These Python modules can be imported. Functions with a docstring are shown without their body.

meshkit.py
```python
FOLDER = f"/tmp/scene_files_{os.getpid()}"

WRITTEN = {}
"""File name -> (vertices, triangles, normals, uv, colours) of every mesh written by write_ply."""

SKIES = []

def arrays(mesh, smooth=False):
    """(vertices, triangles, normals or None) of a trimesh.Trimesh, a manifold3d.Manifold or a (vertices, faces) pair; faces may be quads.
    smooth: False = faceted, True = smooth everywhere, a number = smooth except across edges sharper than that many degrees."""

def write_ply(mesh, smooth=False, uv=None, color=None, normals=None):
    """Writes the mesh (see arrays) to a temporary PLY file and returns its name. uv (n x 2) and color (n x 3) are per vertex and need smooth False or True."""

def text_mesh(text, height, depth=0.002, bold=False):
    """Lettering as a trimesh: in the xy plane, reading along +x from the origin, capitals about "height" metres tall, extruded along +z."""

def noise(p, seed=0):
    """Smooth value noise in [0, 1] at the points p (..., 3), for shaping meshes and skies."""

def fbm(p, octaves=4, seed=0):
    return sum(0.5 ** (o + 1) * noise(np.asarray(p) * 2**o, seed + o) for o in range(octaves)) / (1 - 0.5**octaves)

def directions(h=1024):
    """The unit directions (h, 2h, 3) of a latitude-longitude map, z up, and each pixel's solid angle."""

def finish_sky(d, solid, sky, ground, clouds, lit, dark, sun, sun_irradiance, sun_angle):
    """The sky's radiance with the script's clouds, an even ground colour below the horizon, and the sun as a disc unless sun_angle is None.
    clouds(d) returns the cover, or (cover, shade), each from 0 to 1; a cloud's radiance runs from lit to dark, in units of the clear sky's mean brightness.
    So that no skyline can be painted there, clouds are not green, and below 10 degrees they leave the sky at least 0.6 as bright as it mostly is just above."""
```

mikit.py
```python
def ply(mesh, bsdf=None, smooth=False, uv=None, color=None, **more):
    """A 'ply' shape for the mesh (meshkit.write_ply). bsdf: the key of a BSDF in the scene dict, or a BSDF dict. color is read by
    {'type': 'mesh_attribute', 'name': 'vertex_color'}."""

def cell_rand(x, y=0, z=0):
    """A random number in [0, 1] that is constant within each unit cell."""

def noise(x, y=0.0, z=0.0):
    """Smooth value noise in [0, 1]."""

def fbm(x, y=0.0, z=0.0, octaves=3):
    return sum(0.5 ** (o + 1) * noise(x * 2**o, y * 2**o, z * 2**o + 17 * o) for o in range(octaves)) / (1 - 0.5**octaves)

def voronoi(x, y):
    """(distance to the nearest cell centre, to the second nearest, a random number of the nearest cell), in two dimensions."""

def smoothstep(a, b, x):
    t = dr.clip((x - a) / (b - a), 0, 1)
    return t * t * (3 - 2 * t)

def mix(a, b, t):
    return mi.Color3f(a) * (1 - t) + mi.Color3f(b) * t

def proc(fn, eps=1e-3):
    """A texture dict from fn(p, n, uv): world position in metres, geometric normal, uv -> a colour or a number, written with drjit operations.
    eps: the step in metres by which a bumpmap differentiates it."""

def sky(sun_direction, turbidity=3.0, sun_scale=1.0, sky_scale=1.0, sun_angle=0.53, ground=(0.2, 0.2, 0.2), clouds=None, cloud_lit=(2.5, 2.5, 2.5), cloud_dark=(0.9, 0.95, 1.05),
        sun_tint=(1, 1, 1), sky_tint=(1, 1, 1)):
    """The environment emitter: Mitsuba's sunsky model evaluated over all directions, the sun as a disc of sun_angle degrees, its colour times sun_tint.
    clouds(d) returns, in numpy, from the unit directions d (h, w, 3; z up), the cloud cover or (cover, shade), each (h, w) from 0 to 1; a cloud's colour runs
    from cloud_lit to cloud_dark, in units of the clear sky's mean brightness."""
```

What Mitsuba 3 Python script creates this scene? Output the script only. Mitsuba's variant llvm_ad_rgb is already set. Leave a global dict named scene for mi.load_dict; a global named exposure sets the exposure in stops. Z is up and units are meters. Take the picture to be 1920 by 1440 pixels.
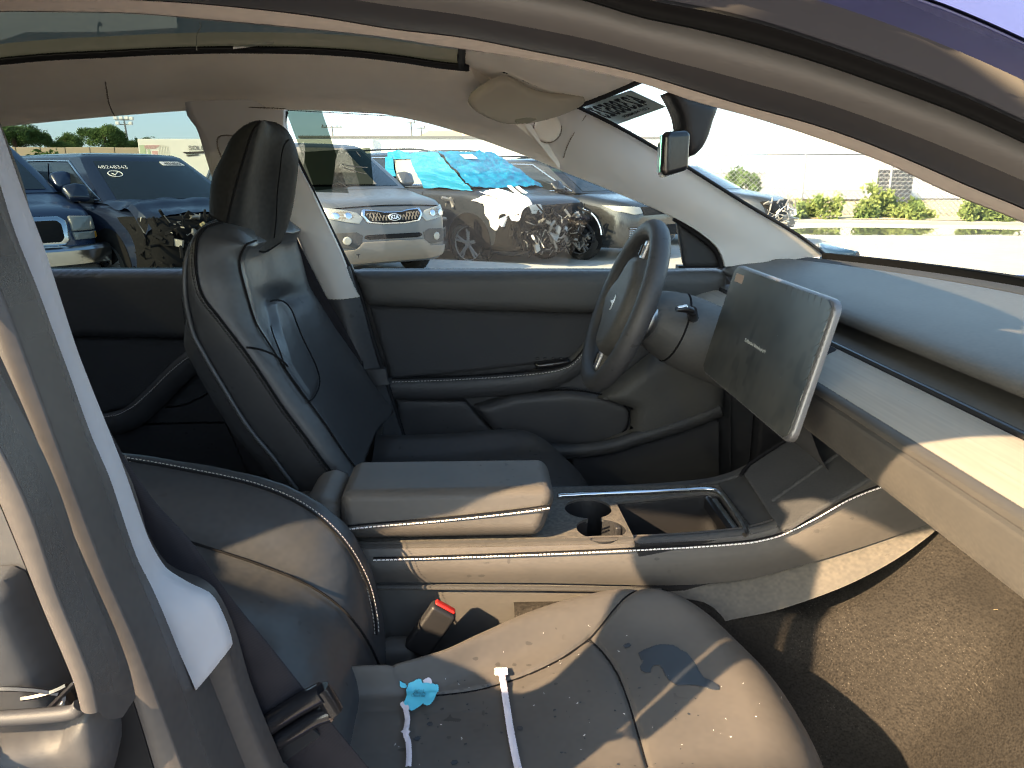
import math, random
import numpy as np, trimesh, manifold3d as m3, drjit as dr, mitsuba as mi, mikit, meshkit
from shapely.geometry import Polygon, Point, LineString
from scipy.spatial import Delaunay
from scipy.interpolate import PchipInterpolator, CubicSpline

# ------------------------------------------------------------------ camera, sky, exposure
T4 = mi.ScalarTransform4f
scene, labels = {'type': 'scene'}, {}
CAM, YAW, PITCH, FPX = np.array([0.0, -1.13, 1.30]), math.radians(2.5), math.radians(15.4), 1442.0
FW = np.array([math.sin(YAW)*math.cos(PITCH), math.cos(YAW)*math.cos(PITCH), -math.sin(PITCH)])
RT = np.array([math.cos(YAW), -math.sin(YAW), 0.0]); UP = np.cross(RT, FW)
scene['camera'] = {'type': 'perspective', 'fov': 2*math.degrees(math.atan(960/FPX)), 'fov_axis': 'x', 'near_clip': 0.02, 'far_clip': 3000.0,
                   'to_world': T4().look_at(origin=CAM.tolist(), target=(CAM+FW).tolist(), up=[0, 0, 1])}
SUN = (-1.27, -1.0, 0.94)
scene['sky'] = mikit.sky(SUN, turbidity=4.5, sky_scale=1.35, sky_tint=(1.04, 1.0, .93), sun_tint=(1.0, 0.92, 0.80), ground=(0.27, 0.265, 0.255))
exposure = 4.2
rng = np.random.default_rng(7)

# ------------------------------------------------------------------ helpers
def P(px, py, x=None, y=None, z=None):
    """the point of the place at which the sight line of a photo pixel meets a plane of known x, y or z"""
    d = FW + RT*(px-960)/FPX - UP*(py-720)/FPX
    t = (x-CAM[0])/d[0] if x is not None else (y-CAM[1])/d[1] if y is not None else (z-CAM[2])/d[2]
    return CAM + d*t
def Q(q):
    d = np.asarray(q)-CAM; k = d@FW
    return 960+FPX*(d@RT)/k, 720-FPX*(d@UP)/k
def C(pts, n=40, smooth=True, **k):
    """pixel polyline -> n points in a plane; per-point planes if given as lists"""
    out = []
    for i, p in enumerate(pts):
        kk = {a: (b[i] if isinstance(b, (list, tuple, np.ndarray)) else b) for a, b in k.items()}
        out.append(P(p[0], p[1], **kk))
    return resample(np.array(out), n, smooth)
def resample(p, n, smooth=True):
    p = np.asarray(p, float)
    s = np.r_[0, np.cumsum(np.linalg.norm(np.diff(p, axis=0), axis=1))]
    keep = np.r_[True, np.diff(s) > 1e-9]; p, s = p[keep], s[keep]
    t = np.linspace(0, s[-1], n)
    if smooth and len(p) > 2: return PchipInterpolator(s, p, axis=0)(t)
    return np.stack([np.interp(t, s, p[:, k]) for k in range(p.shape[1])], 1)
def loft(rings, closed=True, caps=True, loop=False):
    """rings (n, m, 3) -> mesh; closed: each ring is a loop; loop: the last ring joins the first"""
    r = np.asarray(rings, float); n, m = r.shape[:2]
    f = []
    for i in range(n if loop else n-1):
        a, b = i*m, ((i+1) % n)*m
        k = np.arange(m if closed else m-1); k2 = (k+1) % m
        f.append(np.stack([a+k, a+k2, b+k2], 1)); f.append(np.stack([a+k, b+k2, b+k], 1))
    v = r.reshape(-1, 3)
    if closed and caps and not loop:
        for i, flip in ((0, True), (n-1, False)):
            c = len(v); v = np.vstack([v, r[i].mean(0)])
            k = np.arange(m); q = np.stack([i*m+k, i*m+(k+1) % m, np.full(m, c)], 1)
            f.append(q[:, ::-1] if flip else q)
    return trimesh.Trimesh(v, np.vstack(f), process=False)
def frames(p, up=(0, 0, 1)):
    t = np.gradient(p, axis=0); t /= np.linalg.norm(t, axis=1, keepdims=True)+1e-12
    n = np.zeros_like(t); a = np.array(up, float)
    if abs(t[0]@a) > .95: a = np.array([1.0, 0, 0])
    n[0] = a-(a@t[0])*t[0]; n[0] /= np.linalg.norm(n[0])
    for i in range(1, len(p)):
        v = n[i-1]-(n[i-1]@t[i])*t[i]; n[i] = v/np.linalg.norm(v)
    return t, n, np.cross(t, n)
def tube(p, r, seg=8, loop=False, flat=1.0, up=(0, 0, 1)):
    p = np.asarray(p, float); t, n, b = frames(p, up)
    r = np.broadcast_to(r, (len(p),))
    a = np.linspace(0, 2*np.pi, seg, endpoint=False)
    ring = p[:, None]+r[:, None, None]*(np.cos(a)[None, :, None]*b[:, None]+flat*np.sin(a)[None, :, None]*n[:, None])
    return loft(ring, loop=loop)
def cat(ms): return trimesh.util.concatenate(ms)
def box(c, s, bev=0.0):
    s = np.asarray(s, float)
    if bev <= 0:
        m = trimesh.creation.box(s)
    else:
        h = s/2-bev; q = m3.Manifold.batch_hull([m3.Manifold.sphere(bev, 12).translate([x*h[0], y*h[1], z*h[2]]) for x in (-1, 1) for y in (-1, 1) for z in (-1, 1)])
        q = q.to_mesh(); m = trimesh.Trimesh(q.vert_properties[:, :3], q.tri_verts, process=False)
    m.apply_translation(c); return m
def seg_pts(p, step):
    n = max(6, int(math.ceil(np.linalg.norm(np.diff(np.vstack([p, p[:1]]), axis=0), axis=1).sum()/step)))
    return resample(np.vstack([p, p[:1]]), n+1, False)[:-1]
def pillow(poly, thick, bev, step=.02, fn=None, to=None, back=True):
    """plate with a rounded rim: 2-D outline (a, b), height along c; to(a, b, c) gives the points"""
    poly = Polygon(poly) if not isinstance(poly, Polygon) else poly
    poly = poly.buffer(0)
    if poly.geom_type != 'Polygon': poly = max(poly.geoms, key=lambda g: g.area)
    rim = seg_pts(np.array(poly.exterior.coords)[:-1], step)
    pts = [rim]
    for d in (.12, .35, .65, 1.0):
        q = poly.buffer(-bev*d)
        for g in ([q] if q.geom_type == 'Polygon' else q.geoms):
            if not g.is_empty: pts.append(seg_pts(np.array(g.exterior.coords)[:-1], step))
    inner = poly.buffer(-bev*1.25)
    x0, y0, x1, y1 = poly.bounds
    gx, gy = np.meshgrid(np.arange(x0, x1, step), np.arange(y0, y1, step)); g = np.stack([gx.ravel(), gy.ravel()], 1)
    import shapely
    if not inner.is_empty: g = g[shapely.contains_xy(inner, g[:, 0], g[:, 1])]
    else: g = g[:0]
    p = np.vstack(pts+[g]); p = p+rng.normal(0, step*1e-3, p.shape)*(np.arange(len(p)) >= len(rim))[:, None]
    tri = Delaunay(p).simplices
    cen = p[tri].mean(1); tri = tri[shapely.contains_xy(poly.buffer(1e-6), cen[:, 0], cen[:, 1])]
    a = p[tri]; area = np.cross(a[:, 1]-a[:, 0], a[:, 2]-a[:, 0]); tri = tri[np.abs(area) > 1e-10]
    area = np.cross(p[tri][:, 1]-p[tri][:, 0], p[tri][:, 2]-p[tri][:, 0]); tri[area < 0] = tri[area < 0][:, ::-1]
    d = np.array(shapely.distance(poly.exterior, shapely.points(p))); d[:len(rim)] = 0
    k = np.clip(1-d/bev, 0, 1); h = thick-bev+bev*np.sqrt(np.clip(1-k*k, 0, 1)) if thick > bev else thick*np.sqrt(np.clip(1-k*k, 0, 1))
    if fn is not None: h = h+fn(p[:, 0], p[:, 1], d)
    v = np.column_stack([p, h]); n = len(rim)
    low = np.column_stack([rim, np.zeros(n)]); v2 = np.vstack([v, low]); k0 = np.arange(n); k1 = (k0+1) % n; L = len(v)
    ccw = Polygon(rim).exterior.is_ccw
    q = np.vstack([np.stack([k0, L+k0, L+k1], 1), np.stack([k0, L+k1, k1], 1)])
    f = np.vstack([tri, q if ccw else q[:, ::-1]])
    if to is not None: v2 = to(v2[:, 0], v2[:, 1], v2[:, 2])
    return trimesh.Trimesh(v2, f, process=False)
def yplate(px, y, thick, bev, step=.02, fn=None):
    """plate whose outline is given in pixels on the plane y, thickness towards -y"""
    w = np.array([P(a, b, y=y) for a, b in px])[:, [0, 2]]
    return pillow(w, thick, bev, step, fn, lambda a, b, c: np.column_stack([a, y-c, b]))
def ribbon(L, R, thick=.01, bulge=0.0, m=9, tdir=(0, 1, 0), bdir=(0, -1, 0), power=1.0, skew=1.0):
    """closed bar between two space curves"""
    t = np.linspace(0, 1, m); td, bd = np.array(tdir, float), np.array(bdir, float)
    front = L[:, None]*(1-t)[None, :, None]+R[:, None]*t[None, :, None]+bulge*(np.abs(np.sin(np.pi*t**skew))**power)[None, :, None]*bd
    back = front[:, ::-1]+thick*td
    return loft(np.concatenate([front, back], 1))
def sheet(g): return loft(g, closed=False)
def stitch(p, n, ln=.6, r=.0011, up=(0, 0, 1)):
    p = resample(p, n*2+1, True); out = []
    for i in range(n):
        a, b = p[2*i], p[2*i]+(p[2*i+1]-p[2*i])*ln*2
        out.append(tube(np.stack([a, (a+b)/2+0.0004*np.array(up), b]), r, 5))
    return cat(out)
def disp_noise(m, amp, scale, seed=0):
    n = np.array(m.vertex_normals); v = np.array(m.vertices)
    m.vertices = v+n*(meshkit.fbm(v*scale, 3, seed)-.5)[:, None]*2*amp
    return m
Z0 = -.16   # level of the lot
def add(key, mesh, mat, smooth=38, label=None, cat_=None, group=None, kind=None, **more):
    scene[key] = mikit.ply(mesh, mat, smooth=smooth, **more)
    if label or cat_ or group or kind: tag(key, label, cat_, group, kind)
    return key
def tag(key, label=None, cat_=None, group=None, kind=None):
    d = labels.setdefault(key, {})
    for a, b in (('label', label), ('category', cat_), ('group', group), ('kind', kind)):
        if b: d[a] = b
def num(key, i): return key if i == 0 else f'{key}_{i:03d}'
def place(m, pos, yaw):
    m = m.copy(); m.apply_transform(trimesh.transformations.rotation_matrix(yaw, [0, 0, 1])); m.apply_translation(pos); return m

# ------------------------------------------------------------------ materials
def mat(name, b): scene[name] = b; return name
def tw(b): return {'type': 'twosided', 'bsdf': b}
def rgb(*c): return {'type': 'rgb', 'value': list(c)}
def plain(name, col, rough=.5, metallic=0.0, spec=.5, coat=0.0):
    return mat(name, tw({'type': 'principled', 'base_color': rgb(*col), 'roughness': rough, 'metallic': metallic, 'specular': spec, 'clearcoat': coat, 'clearcoat_gloss': .9}))
def textured(name, fn, rough=.5, bump=None, spec=.5, eps=1e-3, roughfn=None, metallic=0.0, coat=0.0):
    b = {'type': 'principled', 'base_color': mikit.proc(fn), 'roughness': mikit.proc(roughfn) if roughfn else rough, 'specular': spec, 'metallic': metallic, 'clearcoat': coat}
    if bump: b = {'type': 'bumpmap', 'arbitrary': mikit.proc(bump, eps), 'scale': 1.0, 'bsdf': b}
    return mat(name, tw(b))
fb, ns, mix, ss = mikit.fbm, mikit.noise, mikit.mix, mikit.smoothstep
DUST = (.130, .114, .100)
def leather_fn(dark, dust_amt):
    def fn(p, n, uv):
        a = fb(p.x*6, p.y*6, p.z*6, 3); s = ns(p.x*170, p.y*170, p.z*170); up = dr.clip(n.z*.8+.35, 0, 1)
        spots = ss(.86, .90, ns(p.x*95+3, p.y*95, p.z*95))*ss(.5, .7, ns(p.x*11, p.y*11, p.z*11))
        d = dr.clip(dust_amt*(.35+1.1*a)*(.45+.55*up)+.07*(s-.5), 0, 1)
        return mix(mix(dark, DUST, d), (.02, .02, .02), spots*.5)
    return fn
def grain(p, n, uv):
    f, s, r = mikit.voronoi(p.x*420+p.z*150, p.y*420+p.z*330)
    return .00018*(s-f)
textured('leather', leather_fn((.030, .033, .038), .16), .40, spec=.55)
textured('restraint_leather', leather_fn((.011, .012, .013), .06), .6, spec=.22)
textured('dusty_leather', leather_fn((.036, .036, .037), .60), .50, spec=.42)
def vinyl_fn(p, n, uv):
    return mix((.050, .052, .053), DUST, dr.clip(.35*fb(p.x*5, p.y*5, p.z*5, 3)+.12*(ns(p.x*300, p.y*300, p.z*300)-.5), 0, 1))
textured('dash_vinyl', vinyl_fn, .55, spec=.35)
textured('door_vinyl', leather_fn((.034, .036, .041), .16), .52, spec=.45)
def fabric_fn(p, n, uv):
    return mix((.040, .042, .047), (.075, .074, .076), ns(p.x*500, p.y*500, p.z*500)*.35+.3*fb(p.x*9, p.y*9, p.z*9))
textured('door_fabric', fabric_fn, .9, spec=.1)
def console_fn(p, n, uv):
    a = fb(p.x*9, p.y*9, p.z*9, 3); s = ns(p.x*240, p.y*240, p.z*240)
    return mix((.042, .041, .041), (.165, .145, .12), dr.clip(.55*a+.4*(s-.4)*n.z, 0, 1)*dr.clip(.35+n.z, 0, 1))
textured('console_plastic', console_fn, .6, spec=.35)
plain('black_plastic', (.016, .016, .018), .5, spec=.4)
plain('gloss_black', (.010, .010, .012), .18)
plain('rubber', (.014, .014, .016), .75, spec=.2)
plain('seam_brown', (.17, .14, .115), .9, spec=.1)
plain('seam_black', (.008, .008, .009), .8, spec=.1)
plain('thread_grey', (.42, .40, .38), .8, spec=.1)
plain('thread_dark', (.02, .02, .022), .8, spec=.1)
def head_fn(p, n, uv):
    return mix((.66, .60, .53), (.74, .68, .60), fb(p.x*30, p.y*30, p.z*30)*.6+.4*ns(p.x*600, p.y*600, p.z*600))
textured('headliner', head_fn, .95, spec=.05)
plain('pale_trim', (.52, .49, .46), .6, spec=.3)
plain('white_trim', (.29, .295, .32), .55, spec=.3)
plain('visor_vinyl', (.36, .32, .26), .75, spec=.15)
plain('chrome', (.75, .78, .82), .16, metallic=1.0)
plain('satin_metal', (.50, .50, .52), .36, metallic=1.0)
plain('dull_bezel', (.16, .16, .17), .42, metallic=.6)
plain('buckle_red', (.55, .02, .015), .35)
plain('paper_white', (.74, .72, .72), .8, spec=.1)
plain('silver_badge', (.78, .80, .80), .35, metallic=.6)
def decor_fn(p, n, uv):
    g = fb(p.y*3, p.x*160, p.z*160, 3); g2 = ns(p.y*14, p.x*420, p.z*420)
    return mix((.165, .148, .126), (.235, .212, .18), dr.clip(.5*g+.45*g2, 0, 1))
textured('grey_wood', decor_fn, .62, spec=.3)
def carpet_fn(p, n, uv):
    s = ns(p.x*430, p.y*430, p.z*430); l = ns(p.x*900, p.y*260, p.z*500); a = fb(p.x*7, p.y*7, p.z*7, 3)
    base = mix((.005, .0052, .006), (.047, .042, .037), dr.clip(.25+.75*s*a*1.6, 0, 1))
    return mix(base, (.22, .20, .175), ss(.80, .92, l)*ss(.35, .75, a)*.45)
def carpet_bump(p, n, uv): return .0016*ns(p.x*430, p.y*430, p.z*430)
textured('carpet', carpet_fn, 1.0, bump=carpet_bump, spec=.0, eps=5e-4)
def belt_fn(p, n, uv): return mix((.008, .008, .011), (.022, .020, .025), .35+.25*dr.sin(p.x*2600+p.z*4100)+.3*ns(p.x*60, p.y*60, p.z*60))
textured('belt_webbing', belt_fn, .7, spec=.2)
plain('blue_paint', (.055, .062, .16), .22, spec=.6, coat=1.0)
def pillar_fn(p, n, uv): return mix((.022, .022, .026), (.10, .086, .074), dr.clip(.55*fb(p.x*14, p.y*14, p.z*7, 4)+.1*ns(p.x*200, p.y*200, p.z*200), 0, 1))
textured('dusty_black_trim', pillar_fn, .5, spec=.4)
def flake_fn(p, n, uv):
    a = fb(p.x*26, p.y*60, p.z*60, 3); b = ss(.43, .53, a)*ss(.34, .50, ns(p.x*9+2, p.y*9, p.z*9))
    return mix((.055, .058, .075), (.60, .50, .38), b)
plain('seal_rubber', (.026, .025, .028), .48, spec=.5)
plain('skylit_rubber', (.085, .080, .080), .55, spec=.4)  # same seal rubber, made paler for the sky light on it
plain('rail_trim', (.30, .265, .24), .9, spec=.1)
textured('flaking_primer', flake_fn, .6, spec=.3)
def screen_fn(p, n, uv):
    a = fb(p.y*16, p.z*16, 3, 4); s = ss(.55, .75, ns(p.y*60, p.z*60, 1))*ss(.5, .7, ns(p.y*9, p.z*9, 5))
    low = ss(1.05, .93, p.z)
    d = dr.clip(.22*a+.42*a*low-.10*s, 0, 1)
    return mix((.022, .025, .026), (.11, .105, .09), d)
textured('dusty_screen', screen_fn, .30, spec=.55)
def glass(name, T, R=1.0): return mat(name, {'type': 'thindielectric', 'int_ior': 1.5, 'specular_transmittance': rgb(*T), 'specular_reflectance': rgb(R, R, R)})
glass('clear_glass', (.50, .56, .57), .35); glass('privacy_glass', (.18, .22, .22), .35); glass('roof_glass', (.013, .016, .0145), .5); glass('dark_sheet', (.15, .185, .165), .5); glass('shield_glass', (.74, .79, .77), .4)
plain('dark_car_glass', (.012, .016, .018), .06, spec=.9)
# ------------------------------------------------------------------ THE LOT
def ground_fn(p, n, uv):
    a = fb(p.x*.35, p.y*.35, 0, 4); b = ns(p.x*9, p.y*9); c = fb(p.x*2.3, p.y*.7, 3, 3)
    return mix((.24, .235, .225), (.33, .322, .30), dr.clip(.6*a+.25*b+.3*c-.1, 0, 1))
textured('lot_concrete', ground_fn, .95, spec=.1)
gx_, gy_ = np.meshgrid(np.r_[-400, -60, np.linspace(-12, 12, 60), 80, 500], np.r_[-300, -20, np.linspace(-2, 18, 60), 90, 600], indexing='ij')
lift = np.clip(1.9-np.hypot(gx_+1.2, gy_-8.6)/2.2, 0, 1); lift = lift*lift*(3-2*lift)
add('ground', sheet(np.stack([gx_, gy_, Z0*(1-lift)], -1)), 'lot_concrete', True, kind='structure')

# ------------------------------------------------------------------ THE OPEN CAR: shell
tag('car', 'open dark blue car whose front cabin with dusty black leather seats fills the view', 'car')
K = 'car__'
# far window frame curves
rw_top = [(-160, 252), (0, 238), (100, 228), (200, 219), (300, 211), (345, 208)]
fw_top = [(345, 208), (440, 203), (540, 206), (620, 208), (700, 212), (780, 226), (860, 248), (960, 283), (1050, 318)]
lowedge = C(rw_top+fw_top[1:], 70, y=.70)
glassedge = C([(-160, 132), (0, 114), (100, 105), (200, 100), (330, 94), (450, 92), (550, 93), (650, 98), (750, 109), (830, 121), (880, 126)], 70, y=.52)
cols = []
for t, dy, dz in ((0, 0, 0), (.10, .010, .006), (.3, .022, .004), (.55, .018, -.010), (.8, .006, -.014), (.95, 0, -.006), (1, 0, .004)):
    q = lowedge*(1-t)+glassedge*t; q = q+np.array([0, dy, dz]); cols.append(q)
back = [q+np.array([0, .02, .03]) for q in cols[::-1]]
add(K+'headliner', loft(np.array(cols+back).transpose(1, 0, 2)), 'headliner', 50)
add(K+'headliner__seam', tube(C([(190, 102), (197, 140), (205, 190), (216, 214)], 20, y=[.525, .58, .635, .69])+[0, -.003, -.004], .0014, 6), 'seam_brown')
add(K+'headliner__seam_001', tube(C([(365, 203), (440, 201), (535, 204)], 20, y=.69), .0012, 6), 'seam_brown')
# header: from the glass front edge to the top of the windshield, crowned
ys = np.linspace(-.50, .66, 40); cr = lambda y: 1-((y-.07)/.62)**2
xw = lambda y: .205+.105*np.clip(cr(y), 0, 1)**np.where(y > .07, .8, .35); zw = lambda y: 1.440+.025*np.clip(cr(y), 0, 1)
xg = lambda y: -.035+.01*cr(y); zg = lambda y: 1.500+.022*np.clip(cr(y), 0, 1)
hd = []
for t in np.linspace(0, 1, 12):
    hd.append(np.column_stack([xg(ys)*(1-t)+xw(ys)*t, ys, zg(ys)*(1-t)+zw(ys)*t-.012*np.sin(np.pi*t)]))
hd = np.array(hd); add(K+'headliner__front_header', loft(np.concatenate([hd, hd[::-1]+np.array([0, 0, .03])], 0).transpose(1, 0, 2)), 'headliner', 50)
# roof glass with black rim, roof skin beyond
gx = np.linspace(-1.6, -.03, 24); gy = np.linspace(-.36, .53, 14)
ze = np.interp(gx, glassedge[:, 0], glassedge[:, 2]); G = np.array([[[x, y, z-.001+.05*np.clip(cr(y)-cr(.52), -.3, 1)] for y in gy] for x, z in zip(gx, ze)])
add(K+'roof_glass', sheet(G), 'roof_glass', True)
rim = tube(glassedge+np.array([0, -.006, -.002]), .007, 8); rim2 = tube(np.array([[xg(y)+.002, y, zg(y)-.004] for y in ys[8:-5]]), .007, 8)
corner = tube(resample(np.vstack([glassedge[-4:-1]+[0, -.006, -.002], [[xg(.47), .47, zg(.47)-.004], [xg(.42), .42, zg(.42)-.004]]]), 16), .007, 8)
add(K+'roof_glass__rim', cat([rim, rim2, corner]), 'rubber')
stick = C([(436, 90), (512, 79)], 8, z=1.50)
add('pale_strip', box([0, 0, 0], [1, 1, 1]), 'paper_white') if False else None
ps = ribbon(C([(437, 87), (512, 77)], 6, y=.50), C([(437, 92), (512, 82)], 6, y=.50), .002)
add('pale_strip', ps, 'paper_white', label='thin pale reflection along the edge of the glass roof, built as a strip', cat_='reflection strip')  # reflection at the roof edge, modelled as a solid pale strip
add('loose_thread', tube(C([(369, 95), (369, 66), (372, 58), (377, 48), (374, 42)], 24, y=.49), .0009, 5), 'thread_grey', label='fine loose thread hanging at the edge of the glass roof', cat_='thread')
# far B-pillar upper trim
bl = C([(346, 190), (350, 214), (368, 240), (384, 290), (402, 345), (420, 385), (470, 420), (545, 428), (576, 490), (612, 561)], 40, y=.69)
br = C([(536, 186), (532, 206), (531, 232), (541, 268), (556, 305), (585, 362), (612, 418), (640, 478), (660, 530), (673, 557)], 40, y=.71)
add(K+'pillar_trim', ribbon(bl, br, .04, .016, 11), 'pale_trim', 40)
add(K+'pillar_trim__cover_groove', tube(C([(446, 254), (418, 254), (409, 258), (407, 270), (424, 312), (440, 345)], 30, y=.674), .0016, 6), 'seam_brown')
add(K+'pillar_lower_trim', ribbon(C([(548, 500), (612, 558), (635, 640), (662, 760), (690, 920)], 24, y=.70), C([(655, 500), (675, 560), (702, 660), (735, 760), (775, 880)], 24, y=.72), .05, .02), 'door_vinyl', 40)
add(K+'pillar_lower_trim__ridge', ribbon(C([(682, 693), (686, 700), (690, 720), (697, 724)], 10, y=.69), C([(722, 692), (724, 700), (727, 714), (731, 720)], 10, y=.69), .02, .004), 'door_vinyl', 40)
# door rubber seal edges on the far side
add(K+'door_seal', tube(C([(536, 208), (531, 235), (541, 270), (558, 303), (600, 390), (645, 482), (664, 520), (700, 640), (735, 750), (772, 868)], 60, y=.735), .0065, 8), 'rubber')
add(K+'door_seal_001', tube(C([(1264, 408), (1310, 440), (1340, 464), (1352, 485), (1353, 502)], 30, y=.735), .008, 8), 'rubber')
# far A-pillar
al = C([(945, 272), (1000, 296), (1050, 318), (1150, 358), (1265, 408), (1318, 440), (1348, 468), (1360, 500)], 40, y=[.76, .735, .72]+[.715]*5)
au = C([(930, 140), (1030, 178), (1074, 199), (1150, 236), (1260, 299), (1400, 386), (1500, 446), (1546, 480)], 40, y=[.70, .67, .66, .67, .68, .70, .72, .74])
add(K+'windshield_pillar', ribbon(al, au, .04, .012, 11), 'pale_trim', 40)
add(K+'windshield_pillar__joint', tube(C([(1098, 217), (1080, 243), (1062, 276), (1056, 296)], 20, y=[.672, .68, .69, .70])+[0, -.009, 0], .0012, 6), 'seam_brown')
dc = P(1027, 240, y=.672)
add(K+'windshield_pillar__round_cover', pillow(Point(dc[0], dc[2]).buffer(.030, 32), .012, .004, .006, None, lambda a, b, c: np.column_stack([a, .68-c, b])), 'headliner', 40)
add(K+'windshield_pillar__cover_groove', tube(np.array([[dc[0]+.0315*math.cos(t), .674, dc[2]+.0315*math.sin(t)] for t in np.linspace(0, 2*np.pi, 40, endpoint=False)]),    .0014, 6, loop=True), 'seam_brown')
# windshield
ws = []
for t in np.linspace(0, 1, 14):
    yy = np.linspace(-.60, .70, 30); k = np.clip(1-((yy-.07)/.68)**2, 0, 1)
    top = np.column_stack([.215+.10*k, yy, 1.452+.024*k]); bot = np.column_stack([.80+.22*k, yy+.05*np.sign(yy-.07)*(1-k), 1.105+0*k])
    ws.append(top*(1-t)+bot*t+np.array([0, 0, .038])*np.sin(np.pi*t)*(.12+.88*k[:, None]))
ws = np.array(ws); add(K+'windshield', sheet(ws), 'shield_glass', True)
add(K+'windshield__edge_seal', cat([tube(C([(1030, 177), (1074, 199), (1150, 236), (1260, 299), (1400, 386), (1500, 446), (1546, 480)], 40, y=[.655, .655, .665, .675, .695, .715, .735])+[0, -.004, .003], .004, 8),
                                    tube(np.array([[xw(y)+.003, y, zw(y)] for y in ys]), .007, 8)]), 'rubber')
# lot sticker on the windshield (its print shows through, mirrored)
def on_ws(px, py):
    d = P(px, py, y=1.0)-CAM; d /= np.linalg.norm(d)
    pts = ws.reshape(-1, 3); k = np.argmin(np.linalg.norm(np.cross(pts-CAM, d), axis=1)); n0 = np.array([-.5, 0, -.86])
    i, j = divmod(k, ws.shape[1]); i, j = min(max(i, 1), 12), min(max(j, 1), 28)
    n0 = np.cross(ws[i+1, j]-ws[i-1, j], ws[i, j+1]-ws[i, j-1]); n0 /= np.linalg.norm(n0)
    return CAM+d*((pts[k]-CAM)@n0)/(d@n0)-np.sign(n0@d)*n0*.003
qa, qb, qc, qd = [on_ws(*q) for q in ((1084, 199), (1184, 166), (1250, 197), (1158, 231))]
def lot(u, v, h=0): # u along the sticker, v up it, both 0..1
    u, v = np.asarray(u)[..., None], np.asarray(v)[..., None]
    n = np.cross(qb-qa, qd-qa); n /= np.linalg.norm(n); n *= np.sign(n@(CAM-qa))
    return (qa*(1-u)+qb*u)*(1-v)+(qd*(1-u)+qc*u)*v+n*(np.asarray(h)[..., None] if np.ndim(h) else h)
u, v = np.meshgrid(np.linspace(0, 1, 12), np.linspace(0, 1, 12))
plain('sticker_paper', (.34, .41, .41), .8, spec=.1); plain('sticker_ink', (.015, .02, .025), .8, spec=.1)
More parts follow.
